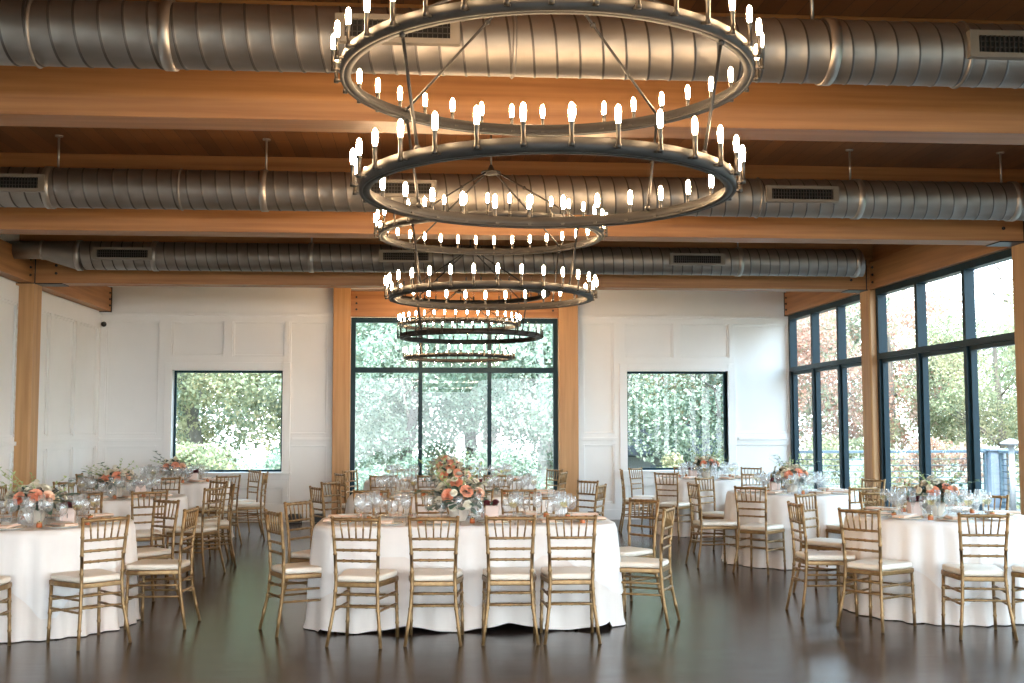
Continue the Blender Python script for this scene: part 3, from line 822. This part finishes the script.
# flowers
def rose_mesh(m, seed):
    rr = random.Random(seed); b = MB()
    for layer, (cnt, rad, tilt, hgt) in enumerate(((3, .010, 8, .034), (4, .015, 18, .036), (5, .021, 30, .036), (6, .027, 44, .034), (7, .032, 60, .030))):
        for k in range(cnt):
            a = 2 * PI * (k + .5 * layer) / cnt + rr.uniform(-.2, .2); wdt = rad * (1.5 if layer else 2.0)
            t = R(tilt); V = []
            for i in range(4):
                row = []
                for j in range(5):
                    u = (j - 2) / 2; v = i / 3; w = wdt * (.35 + .65 * math.sin(v * 2.2 + .3)) * u
                    out = .004 + hgt * v * math.sin(t) * 1.05 + .006 * v * v - abs(u) ** 2 * .008; z = hgt * v * math.cos(t) * .95 - .006 * u * u * v + .004
                    row.append(b.bm.verts.new((out * math.cos(a) - w * math.sin(a), out * math.sin(a) + w * math.cos(a), z)))
                V.append(row)
            for i in range(3):
                for j in range(4): b._f([V[i][j], V[i][j + 1], V[i + 1][j + 1], V[i + 1][j]])
    b.sphere((0, 0, .012), .013, 8, 6)
    return b.mesh('bloom', m)
BLOOM = {k: rose_mesh(M[k], i) for i, k in enumerate(('coral', 'peach', 'cream', 'burg'))}
def leaf(b, base, d, L, wd, curl=.25):
    d = d.normalized(); s = d.cross(Vector((0, 0, 1)))
    if s.length < .1: s = Vector((1, 0, 0))
    s.normalize(); nrm = s.cross(d)
    pts = []
    for v, w in ((0, .08), (.3, .85), (.6, 1), (.85, .6), (1, .05)):
        c = base + d * L * v - nrm * curl * L * v * v; pts.append((c - s * wd * w / 2, c + nrm * wd * .12 * w, c + s * wd * w / 2))
    V = [[b.bm.verts.new(p) for p in r] for r in pts]
    for i in range(4):
        for j in range(2): b._f([V[i][j], V[i][j + 1], V[i + 1][j + 1], V[i + 1][j]])
def hemi(rr, zmin=-.2):
    while True:
        v = Vector((rr.gauss(0, 1), rr.gauss(0, 1), rr.gauss(0, 1)))
        if v.length > .1:
            v.normalize()
            if v.z > zmin: return v
def flowers(x, y, big, label, seed, ncoral):
    rr = random.Random(seed); t = tag(empty('flower_arrangement', (x, y, ZS)), label, 'flowers', 'flower centrepieces')
    MB().lathe([(0, 0), (.05, 0), (.055, .006), (.075, .05), (.085, .10), (.082, .12), (.078, .12), (.08, .1), (.07, .05), (0, .02)], 28).build('vase', M['stone'], t)
    c = Vector((0, 0, .155)); S = 1.0 * big
    b = MB()
    for k in range(150):
        d = hemi(rr, -.35); d.z *= .75; p = c + Vector((d.x * .15, d.y * .15, d.z * .10)) * S * rr.uniform(.55, 1.28)
        leaf(b, p, d + Vector((0, 0, rr.uniform(-.3, .4))), rr.uniform(.055, .095), rr.uniform(.04, .06))
    for k in range(9):  # trailing eucalyptus stems
        a = rr.uniform(0, 2 * PI); d = Vector((math.cos(a), math.sin(a), rr.uniform(-.1, .9))); L = rr.uniform(.16, .26) * S
        p0 = c + d * .07; pts = [p0 + d * L * i / 4 + Vector((0, 0, -.03 * (i / 4) ** 2)) for i in range(5)]
        b.tube(pts, .002, 4)
        for i in range(1, 5):
            for q in (-1, 1): leaf(b, pts[i], d.cross(Vector((0, 0, 1))) * q + d * .4 + Vector((0, 0, rr.uniform(-.2, .5))), .05, .042)
    b.build('foliage', M['euca'], t)
    b = MB()
    for k in range(8):
        a = rr.uniform(0, 2 * PI); d = Vector((math.cos(a) * .75, math.sin(a) * .75, rr.uniform(.35, 1.2))).normalized(); L = rr.uniform(.2, .33) * S
        pts = [c + d * .05 + d * L * i / 6 + Vector((math.cos(a), math.sin(a), -.4)) * .05 * (i / 6) ** 2 for i in range(7)]
        b.tube(pts, .0018, 4)
        for i in range(2, 7):
            for q in (-1, 1): leaf(b, pts[i], d * .6 + Vector((rr.uniform(-1, 1), rr.uniform(-1, 1), rr.uniform(-.2, .8))), .032, .017)
    b.build('sprig', M['lime'], t)
    used = []
    def bloom(kind, sc_, zmin, nm, label=None, dist=1.0):
        for _ in range(40):
            d = hemi(rr, zmin); 
            if all((d - q).length > .42 for q in used): break
        used.append(d)
        p = c + Vector((d.x * .155, d.y * .155, d.z * .125)) * S * dist
        o = link(nm, BLOOM[kind], t, p); o.rotation_mode = 'QUATERNION'; o.rotation_quaternion = d.to_track_quat('Z', 'Y'); o.scale = (sc_,) * 3
        if label: o['label'] = label
    front = [Vector((-.45, -.85, .35)), Vector((.25, -.8, .5)), Vector((.7, -.5, .35)), Vector((-.1, -.5, .85)), Vector((.05, -.95, .05))]
    for k in range(ncoral):
        d = front[k % 5].normalized(); used.append(d)
        p = c + Vector((d.x * .155, d.y * .155, d.z * .125)) * S * 1.05; kd = 'coral' if k % 3 != 2 else 'peach'
        o = link('rose', BLOOM[kd], t, p); o.rotation_mode = 'QUATERNION'; o.rotation_quaternion = d.to_track_quat('Z', 'Y'); o.scale = (1.15,) * 3; o['label'] = 'open coral orange rose'
    for k in range(1): bloom('coral' if k % 2 else 'peach', 1.0, .0, 'rose')
    for k in range(20): bloom('cream', rr.uniform(.8, 1.15), -.2, 'cream_flower', None, 1.0)
    for k in range(9): bloom('cream', .62, .0, 'cream_flower', None, 1.38)
    return t
def bud_vase(x, y, rz, label, numeral):
    t = tag(empty('table_number_vase', (x, y, ZS), rz), label, 'vase', 'blush square vases with burgundy flowers')
    b = MB(); b.box(-.052, .052, -.03, .03, .012, .125, .004); b.build('vase', M['pot'], t)
    MB().box(-.06, .06, -.038, .038, 0, .012, .002).build('base', M['goldrim'], t)
    if numeral:
        MB().box(-.0022, .0022, -.0315, -.03, .05, .085).build('numeral', M['rubber'], t)
    rr = random.Random(int(x * 100))
    b = MB()
    for k in range(16): leaf(b, Vector((rr.uniform(-.04, .04), rr.uniform(-.02, .02), .12)), Vector((rr.uniform(-1, 1), rr.uniform(-1, 1), rr.uniform(.1, .8))), .045, .022)
    b.build('foliage', M['euca'], t)
    for k in range(9):
        o = link('burgundy_flower', BLOOM['burg'], t, (rr.uniform(-.055, .055), rr.uniform(-.035, .03), .128 + rr.uniform(0, .025))); o.scale = (.55,) * 3
        o.rotation_euler = (rr.uniform(-.6, .6), rr.uniform(-.6, .6), 0)

# ------------------------------------------------------------------ laying out the tables
def seat_round(cx, cy, r, nm, seats, detail, near):
    """each seat: index, chair back (x, y), heading in degrees or None to face the table"""
    for i, bx, by, fc in seats:
        seat = N8[i]; a = math.atan2(by - cy, bx - cx)
        q = max(math.hypot(bx - cx, by - cy), 1.22); bx, by = cx + q * math.cos(a), cy + q * math.sin(a)
        face = a + PI if fc is None else R(fc)
        sx, sy = bx + .225 * math.cos(face), by + .225 * math.sin(face)
        if in_view((sx, sy, .6), 45, 60): chair(sx, sy, face, f'{seat} of {nm}', detail)
        setting(cx + r * math.cos(a), cy + r * math.sin(a), a + PI, seat, nm, near)
def pol(c, i, ang, d=1.2): return (i, c[0] + d * math.cos(R(ang)), c[1] + d * math.sin(R(ang)), None)
RT = .705
N8 = ['right seat', 'far right seat', 'far seat', 'far left seat', 'left seat', 'near left seat', 'near seat', 'near right seat']
c1, c2, c3, d1, d2, d3 = (-3.02, 9.15), (-3.29, 12.5), (-3.38, 15.75), (4.27, 9.2), (4.15, 12.55), (4.05, 16.0)
rounds = [
    ('the front left round table', c1, [(7, -2.25, 8.24, 133), (0, -1.88, 9.02, 175), (1, -2.25, 10.06, 228), pol(c1, 2, 92), pol(c1, 3, 138), pol(c1, 4, 180), pol(c1, 5, -152), (6, -3.06, 7.87, 92)], True, 3),
    ('the middle left round table', c2, [(7, -2.79, 11.62, 118), (0, -2.28, 12.05, 158), (1, -2.15, 12.86, 194), (2, -2.38, 13.42, 222), (3, -4.05, 13.42, None), pol(c2, 4, 178), pol(c2, 5, -146), (6, -3.25, 11.22, 88)], False, 4),
    ('the far left round table', c3, [(7, -2.51, 14.88, 132), (0, -2.16, 15.72, None), (1, -2.42, 16.50, 215), pol(c3, 2, 92), pol(c3, 3, 140), pol(c3, 4, 184), pol(c3, 5, -138), (6, -3.21, 14.5, 97)], False, 5),
    ('the front right round table', d1, [(5, 3.29, 8.40, 36), (6, 4.02, 7.93, 80), (4, 3.10, 9.15, 0), (3, 3.55, 10.35, -50), (2, 4.32, 10.55, -92), pol(d1, 1, 44), pol(d1, 0, -4), (7, 4.73, 7.93, 120)], True, 6),
    ('the middle right round table', d2, [(5, 3.50, 11.74, 50), (4, 2.98, 12.30, 6), (3, 3.43, 13.68, -52), pol(d2, 2, 78), (1, 5.28, 13.05, 205), pol(d2, 0, -16), pol(d2, 7, -44), (6, 4.50, 11.40, 102)], False, 7),
    ('the far right round table', d3, [(5, 3.27, 15.10, 50), (6, 4.35, 14.86, 103), (4, 2.94, 16.2, -6), pol(d3, 3, 136), pol(d3, 2, 92), pol(d3, 1, 44), pol(d3, 0, 0), pol(d3, 7, -40)], False, 8),
]
DETAIL = True
for nm, (cx, cy), seats, near, seed in rounds:
    round_table(cx, cy, RT, nm, seed); TOPS.append(('r', cx, cy, RT, 0))
    fx = -.0 if cx < 0 else -.02
    flowers(cx + fx, cy, 1.0, f'coral and cream flower centrepiece on {nm}', seed * 3, 3)
    bud_vase(cx + (.28 if cx < 0 else -.24), cy - .1, 0.15, f'blush square vase of burgundy flowers on {nm}', nm == 'the front left round table')
    put('carafe', CARAFE, (cx + .02, cy - .27, ZS), 0, f'clear glass water carafe on {nm}', 'carafe', 'glass carafes')
    TAKEN += [(cx + fx, cy, .15), (cx + (.28 if cx < 0 else -.24), cy - .1, .068), (cx + .02, cy - .27, .058)]
    for k, (dx, dy) in enumerate(((-.16, -.17), (.13, .19))):
        TAKEN.append((cx + dx, cy + dy, .038))
        put('votive_candle', CUPH, (cx + dx, cy + dy, ZS), 0, f'small glass votive candle {("before", "behind")[k]} the flowers on {nm}', 'candle', 'votive candles', [('candle', CUPC)])
    seat_round(cx, cy, RT, nm, seats, cy < 13, near)
longs = [('the front long table', .33, 9.10, True, 11), ('the middle long table', .36, 12.47, False, 12), ('the far long table', .36, 15.82, False, 13)]
LA, LBq = 1.13, .52
for nm, cx, cy, near, seed in longs:
    long_table(cx, cy, LA, LBq, nm, seed)
    front = cy < 10
    seats = []
    order = ['outer left', 'inner left', 'inner right', 'outer right']
    nx = [-.47, .07, .61, 1.045] if front else [-.52, .09, .52, .95]
    turns = [-14, -4, -3, -2] if front else [-3, 2, 0, 3]
    for k in range(4):
        seats.append((f'{order[k]} near seat', (nx[k], cy - 1.07), 90 + turns[k], (cx + (-.62, -.21, .21, .62)[k], cy - LBq), 90))
    fx = [-.28, .38, 1.0]
    for k in range(3):
        seats.append((f'{("left", "middle", "right")[k]} far side seat', (fx[k], cy + 1.06), 270 + (-4, 3, -2)[k], (cx + (-.56, 0, .56)[k], cy + LBq), 270))
    seats.append(('left end near seat', (-1.11, cy - .47), 26, (cx - LA, cy - .2), 0))
    seats.append(('left end far seat', (-1.05, cy + .64), -32, (cx - LA, cy + .2), 0))
    seats.append(('right end near seat', (1.89, cy - .37), 155, (cx + LA, cy - .2), 180))
    seats.append(('right end far seat', (1.89, cy + .62), 214, (cx + LA, cy + .2), 180))
    flowers(cx - .05, cy - .02, 1.25, f'large coral and cream flower centrepiece on {nm}', seed * 5, 4)
    bud_vase(cx + .21, cy - .10, -.1, f'blush square vase of burgundy flowers on {nm}', False)
    put('carafe', CARAFE, (cx + .09, cy - .20, ZS), 0, f'clear glass water carafe on {nm}', 'carafe', 'glass carafes')
    for k, (dx, dy) in enumerate(((-.42, .0), (.42, .02))):
        TAKEN.append((cx + dx, cy + dy, .038))
        put('votive_candle', CUPH, (cx + dx, cy + dy, ZS), 0, f'small glass votive candle {("left", "right")[k]} of the flowers on {nm}', 'candle', 'votive candles', [('candle', CUPC)])
    TAKEN += [(cx - .05, cy - .02, .15), (cx + .21, cy - .10, .068), (cx + .09, cy - .20, .058)]
    TOPS.append(('l', cx, cy, LA, LBq))
    for seat, (bx, by), face, (ex, ey), fs in seats:
        f = R(face); sx, sy = bx + .225 * math.cos(f), by + .225 * math.sin(f)
        chair(sx, sy, f, f'{seat} of {nm}', cy < 13)
        setting(ex, ey, R(fs), seat, nm, near)

# ------------------------------------------------------------------ small fittings
t = tag(empty('security_camera', (-5.07, YB - .04, 3.14)), 'small black dome security camera high in the back left corner', 'security camera')
MB().tube([(0, .0, 0), (0, .03, 0)], .05, 20).build('mount', M['white'], t)
MB().sphere((0, -.015, 0), .042, 16, 10).build('dome', M['rubber'], t)
def uplight(x, y, label):
    t = tag(empty('floor_uplight', (x, y, 0)), label, 'uplight', 'black uplights along the back wall')
    MB().box(-.10, .10, -.07, .07, .02, .14, .015).build('housing', M['rubber'], t)
    MB().box(-.085, .085, -.055, .055, .1405, .146).build('lens', M['dark'], t)
    b = MB(); b.box(-.112, -.103, -.03, .03, 0, .10); b.box(.103, .112, -.03, .03, 0, .10); b.box(-.112, .112, -.03, .03, 0, .008); b.build('yoke', M['black'], t)
uplight(-1.66, 18.14, 'black floor uplight by the back wall, beside left post of the glazing')
uplight(-2.02, 18.14, 'black floor uplight by the back wall, further from the left post')
uplight(2.72, 18.14, 'black floor uplight by the back wall, beside right post of the glazing')

# ------------------------------------------------------------------ outdoors
struct(MB().box(-60, 70, -40, 90, -1.2, -.9).build('ground', M['lawn']), 'grassy ground outside')
struct(MB().box(XR + .3, 10.95, -4, 20.9, -.14, -.02).build('deck', M['deck']), 'grey board deck outside the side glazing')
struct(MB().box(XR + .35, 10.9, -3.9, 20.8, -.95, -.14).build('deck_base', M['deck']), 'deck foundation')
def railing(p0, p1, label):
    p0, p1 = Vector(p0), Vector(p1); d = p1 - p0; L = d.length; d.normalize(); rz = math.atan2(d.y, d.x)
    t = tag(empty('deck_railing', (p0.x, p0.y, -.02), rz), label, 'railing')
    MB().box(0, L, -.05, .05, 1.02, 1.07, .006).build('top_rail', M['rail'], t)
    for k in range(8): z = .10 + k * .115; MB().tube([(0, 0, z), (L, 0, z)], .009, 6).build('cable_rail', M['rail'], t)
    n = max(2, int(L / 1.6) + 1)
    for k in range(n): x = .03 + (L - .06) * k / (n - 1); MB().box(x - .025, x + .025, -.03, .03, 0, 1.02).build('post', M['rail'], t)
railing((6.4, 20.75, 0), (10.62, 20.75, 0), 'grey deck railing with horizontal rails across the end of the deck')
railing((10.79, 20.55, 0), (10.79, 4.0, 0), 'grey deck railing with horizontal rails along the outer deck edge')
t = tag(empty('deck_pillar', (10.77, 20.72, -.02)), 'square blue grey pillar at the corner of the deck railing', 'pillar')
MB().box(-.15, .15, -.14, .15, 0, 1.06, .008).build('shaft', M['pillar'], t); MB().box(-.19, .19, -.18, .19, 1.06, 1.10, .008).build('cap', M['pillar'], t)
t = tag(empty('deck_light', (10.5, 19.6, -.02)), 'white deck light post with a round flat cap by the railing', 'lamp post')
MB().tube([(0, 0, 0), (0, 0, 1.16)], .05, 16).build('post', M['siding'], t)
MB().lathe([(0, 1.15), (.05, 1.16), (.19, 1.20), (.19, 1.225), (.06, 1.29), (0, 1.30)], 28).build('cap', M['siding'], t)

def foliage_mesh(kind, seed, rad, hgt, n, base, leafsize=.16, clusters=40):
    rr = random.Random(seed); b = MB(); cl = []
    for k in range(clusters):
        v = hemi(rr, -1); q = rr.uniform(.35, 1) ** .6; cl.append((Vector((v.x * rad * q, v.y * rad * q, base + hgt / 2 + v.z * hgt / 2 * q)), rr.uniform(.35, .75) * rad * .55, rr.randrange(3)))
    for k in range(n):
        c, r, mi = cl[rr.randrange(clusters)]; v = hemi(rr, -1) * (r * rr.uniform(.3, 1) ** .5)
        p = c + Vector((v.x, v.y, v.z * .8)); s = leafsize * rr.uniform(.5, 1.2)
        d = hemi(rr, -1); e = d.cross(hemi(rr, -1)); 
        if e.length < .1: continue
        e.normalize(); b.mi = mi if rr.random() < .7 else rr.randrange(3)
        f = b._f([b.bm.verts.new(p - d * s * .5), b.bm.verts.new(p + e * s * .3 ), b.bm.verts.new(p + d * s * .5), b.bm.verts.new(p - e * s * .3)])
        if f: f.smooth = False
    me = bpy.data.meshes.new('foliage'); b.bm.to_mesh(me); b.bm.free()
    for m in LEAF[kind]: me.materials.append(m)
    return me
def trunk_mesh(seed, h, r, lean, m, branches=7, spread=1.6, start=.35):
    rr = random.Random(seed); b = MB(); L = Vector((lean, rr.uniform(-.1, .1), 1))
    def at(t): return Vector((L.x * h * t + .12 * math.sin(t * 5 + seed), .1 * math.sin(t * 4 + seed * 2), h * t))
    b.tube([at(t / 8) for t in range(9)], [r * (1 - .09 * t) + (.35 * r if t == 0 else 0) for t in range(9)], 10)
    for k in range(branches):
        t0 = start + (1 - start) * rr.random() * .8; p = at(t0); a = rr.uniform(0, 2 * PI); d = Vector((math.cos(a), math.sin(a), rr.uniform(.25, .9))); ln = spread * rr.uniform(.7, 1.2)
        rb = r * .42 * (1.1 - t0)
        pts = [p + d * ln * i / 5 + Vector((rr.uniform(-.06, .06), rr.uniform(-.06, .06), .1 * ln * (i / 5) ** 2)) for i in range(6)]
        b.tube(pts, [rb * (1 - .15 * i) for i in range(6)], 7)
        for q in range(2):
            i = rr.randrange(2, 5); d2 = d + Vector((rr.uniform(-.8, .8), rr.uniform(-.8, .8), rr.uniform(-.2, .6)))
            b.tube([pts[i], pts[i] + d2 * ln * .25, pts[i] + d2 * ln * .5], [rb * .5, rb * .35, rb * .15], 5)
    return b.mesh('trunk', m)
FO = {}
def fol(kind, v, *a):
    if (kind, v) not in FO: FO[(kind, v)] = foliage_mesh(kind, hash_(kind) + v, *a)
    return FO[(kind, v)]
def hash_(s): return sum(ord(c) * (i + 3) for i, c in enumerate(s))
TR_ = {}
def tree(kind, x, y, sc, label, v=0, lean=.0, m='bark', dense=1.0, nm='tree', group='trees outside the windows', bush=False):
    z = -.9
    t = tag(empty(nm, (x, y, z), rnd.uniform(0, 6.28) if not lean else 0), label, 'shrub' if bush else 'tree', group)
    if bush:
        link('foliage', fol(kind, 50 + v, 1.15, 1.7, 9000, .05, .085, 30), t).scale = (sc,) * 3
        k = ('b', v)
        if k not in TR_: TR_[k] = trunk_mesh(v + 90, 1.2, .05, 0, M['bark'], 6, .6, .1)
        link('trunk', TR_[k], t).scale = (sc,) * 3
    else:
        link('foliage', fol(kind, v, 2.3, 5.6, 26000, 1.0, .105, 60), t).scale = (sc,) * 3
        k = (v, lean, m)
        if k not in TR_: TR_[k] = trunk_mesh(v + 5, 5.6, .17, lean, M[m])
        link('trunk', TR_[k], t).scale = (sc,) * 3
TREES = [
    # beyond the back wall
    ('sage', -7.2, 24.5, 1.0, 0, .25, 'palebark', 'sage green tree with a leaning pale trunk outside the left square window'),
    ('olive', -4.6, 26.5, 1.1, 0, -.3, 'bark', 'olive green tree with a dark leaning trunk outside the left square window'),
    ('sage', -2.2, 28.5, 1.2, 1, 0, 'bark', 'sage green tree farther out between left window and glazing'),
    ('bluegreen', -.6, 25.5, 1.0, 0, .1, 'bark', 'blue green tree outside the left light of the centre glazing'),
    ('sage', 1.3, 29.5, 1.25, 0, 0, 'bark', 'tall sage tree outside the middle light of the centre glazing'),
    ('bluegreen', 2.6, 25.8, 1.0, 1, .02, 'palebark', 'blue green tree with pale straight trunk outside right light of centre glazing'),
    ('olive', 5.2, 29.0, 1.2, 1, 0, 'bark', 'gold green tree between centre glazing and right square window'),
    ('sage', 6.1, 25.0, 1.0, 2, .3, 'bark', 'sage tree with a leaning trunk outside the right square window'),
    ('autumn', 8.4, 28.0, 1.0, 0, 0, 'bark', 'russet tinted tree at the right side of the right square window'),
    ('olive', -9.8, 30.0, 1.3, 2, 0, 'bark', 'gold green tree far behind the left square window'),
    ('sage', -6.8, 32.5, 1.4, 1, 0, 'bark', 'tall sage tree far out behind the left square window'),
    ('bluegreen', -1.2, 34.5, 1.5, 0, 0, 'bark', 'tall blue green tree far out behind the centre glazing'),
    ('sage', 4.0, 35.5, 1.5, 2, 0, 'bark', 'tall sage tree far out behind the right light of the centre glazing'),
    ('sage', -11.5, 39.0, 1.7, 0, 0, 'bark', 'very tall sage tree in the farthest row, left of the others'),
    ('olive', -4.8, 41.0, 1.8, 1, 0, 'bark', 'very tall gold green tree in the farthest row behind the left square window'),
    ('sage', 2.6, 43.0, 1.9, 2, 0, 'bark', 'very tall sage tree in the farthest row behind the centre glazing'),
    ('olive', 8.0, 36.0, 1.4, 1, 0, 'bark', 'tall gold green tree far out behind the right square window'),
    # beyond the deck
    ('sage', 10.2, 32.0, 1.2, 1, 0, 'bark', 'sage tree seen through the far bay of the side glazing'),
    ('autumn', 12.8, 30.5, 1.05, 1, 0, 'bark', 'rosy autumn tree seen through the far bay of the side glazing'),
    ('olive', 14.2, 27.0, .85, 0, 0, 'bark', 'gold green tree past the timber column of the side glazing'),
    ('olive', 15.0, 33.0, .85, 2, 0, 'bark', 'farther gold green tree seen through the middle side bay'),
    ('sage', 16.6, 29.0, .72, 0, 0, 'bark', 'low sage tree seen through the middle side bay'),
    ('olive', 15.2, 23.0, 1.15, 1, -.35, 'bark', 'tall olive tree with a leaning branch behind the deck light'),
    ('sage', 19.0, 31.0, 1.1, 1, 0, 'bark', 'big sage tree at the edge of the side glazing view'),
    ('sage', 15.0, 16.0, 1.1, 2, 0, 'bark', 'sage tree beside the outer deck railing'),
    ('olive', 15.5, 9.0, 1.1, 0, 0, 'bark', 'gold green tree farther forward beside the deck railing'),
]
for kind, x, y, s, v, lean, bk, lab in TREES: tree(kind, x, y, s, lab, v, lean, bk)
for i, (kind, x, y, s, where) in enumerate([
    ('sage', -6.6, 22.2, 1.1, 'at the left of the left square window'), ('olive', -4.4, 22.8, 1.2, 'in the middle of the left square window'), ('bluegreen', -2.6, 22.6, 1.1, 'at the right of the left square window'),
    ('bluegreen', -.5, 22.4, 1.0, 'low in the left light of the centre glazing'), ('sage', 1.5, 23.2, 1.1, 'low in the middle light of the centre glazing'), ('sage', 3.3, 22.6, 1.0, 'low in the right light of the centre glazing'),
    ('olive', 5.6, 23.4, 1.0, 'low in the right square window'), ('sage', 7.2, 22.6, 1.0, 'at the right of the right square window'),
    ('olive', 9.4, 25.0, 1.2, 'behind the end railing near the house'), ('autumn', 11.6, 25.6, 1.2, 'behind the end railing beside the corner pillar'), ('olive', 13.2, 22.0, 1.2, 'outside the deck corner'), ('sage', 12.6, 18.0, 1.1, 'beside the outer railing')]):
    tree(kind, x, y, s, f'leafy {dict(sage="sage green", olive="gold green", bluegreen="blue green", autumn="russet")[kind]} shrub {where}', i % 3, nm='shrub', group='shrubs outside the windows', bush=True)
# small pale outbuilding beyond the right square window
t = tag(empty('garden_shed', (5.6, 27.0, -.9)), 'small pale shed with a grey roof beyond the right square window', 'shed')
MB().box(-1.3, 1.3, -.9, .9, 0, 1.75).build('wall', M['siding'], t)
b = MB(); b.poly([(-1.5, -1.1, 1.7), (1.5, -1.1, 1.7), (1.5, 0, 2.4), (-1.5, 0, 2.4)]); b.poly([(-1.5, 1.1, 1.7), (1.5, 1.1, 1.7), (1.5, 0, 2.4), (-1.5, 0, 2.4)])
ro = b.build('roof', M['shingle'], t); so = ro.modifiers.new('s', 'SOLIDIFY'); so.thickness = .06
MB().box(-.35, .35, -.93, -.90, 0, 1.5).build('door', M['pillar'], t)

# ------------------------------------------------------------------ light
w = bpy.data.worlds.new('world'); SC.world = w; w.use_nodes = True; nt = w.node_tree; bg = nt.nodes['Background']
tc = nt.nodes.new('ShaderNodeTexCoord'); sp = nt.nodes.new('ShaderNodeSeparateXYZ'); nt.links.new(tc.outputs['Generated'], sp.inputs[0])
rp = nt.nodes.new('ShaderNodeValToRGB'); nt.links.new(sp.outputs[2], rp.inputs[0])
rp.color_ramp.elements[0].position = 0.0; rp.color_ramp.elements[0].color = (.86, .95, 1.0, 1)
rp.color_ramp.elements[1].position = .5; rp.color_ramp.elements[1].color = (.50, .76, 1.0, 1)
nt.links.new(rp.outputs[0], bg.inputs[0]); bg.inputs[1].default_value = 5.3
sd = bpy.data.lights.new('sun', 'SUN'); sd.energy = 5.5; sd.angle = R(8); sd.color = (1, .96, .9)
so = bpy.data.objects.new('sun', sd); COL.objects.link(so); so.rotation_euler = (R(38), 0, R(-18))

# ------------------------------------------------------------------ view
vs = SC.view_settings; vs.view_transform = 'Standard'; vs.look = 'None'; vs.exposure = 1.32; vs.gamma = 1.0; vs.use_curve_mapping = False
cy = SC.cycles
cy.use_denoising = True; cy.max_bounces = 10; cy.diffuse_bounces = 5; cy.glossy_bounces = 4; cy.transparent_max_bounces = 24; cy.transmission_bounces = 6
cy.sample_clamp_indirect = 6.0; cy.sample_clamp_direct = 0.0; cy.caustics_reflective = False; cy.caustics_refractive = False
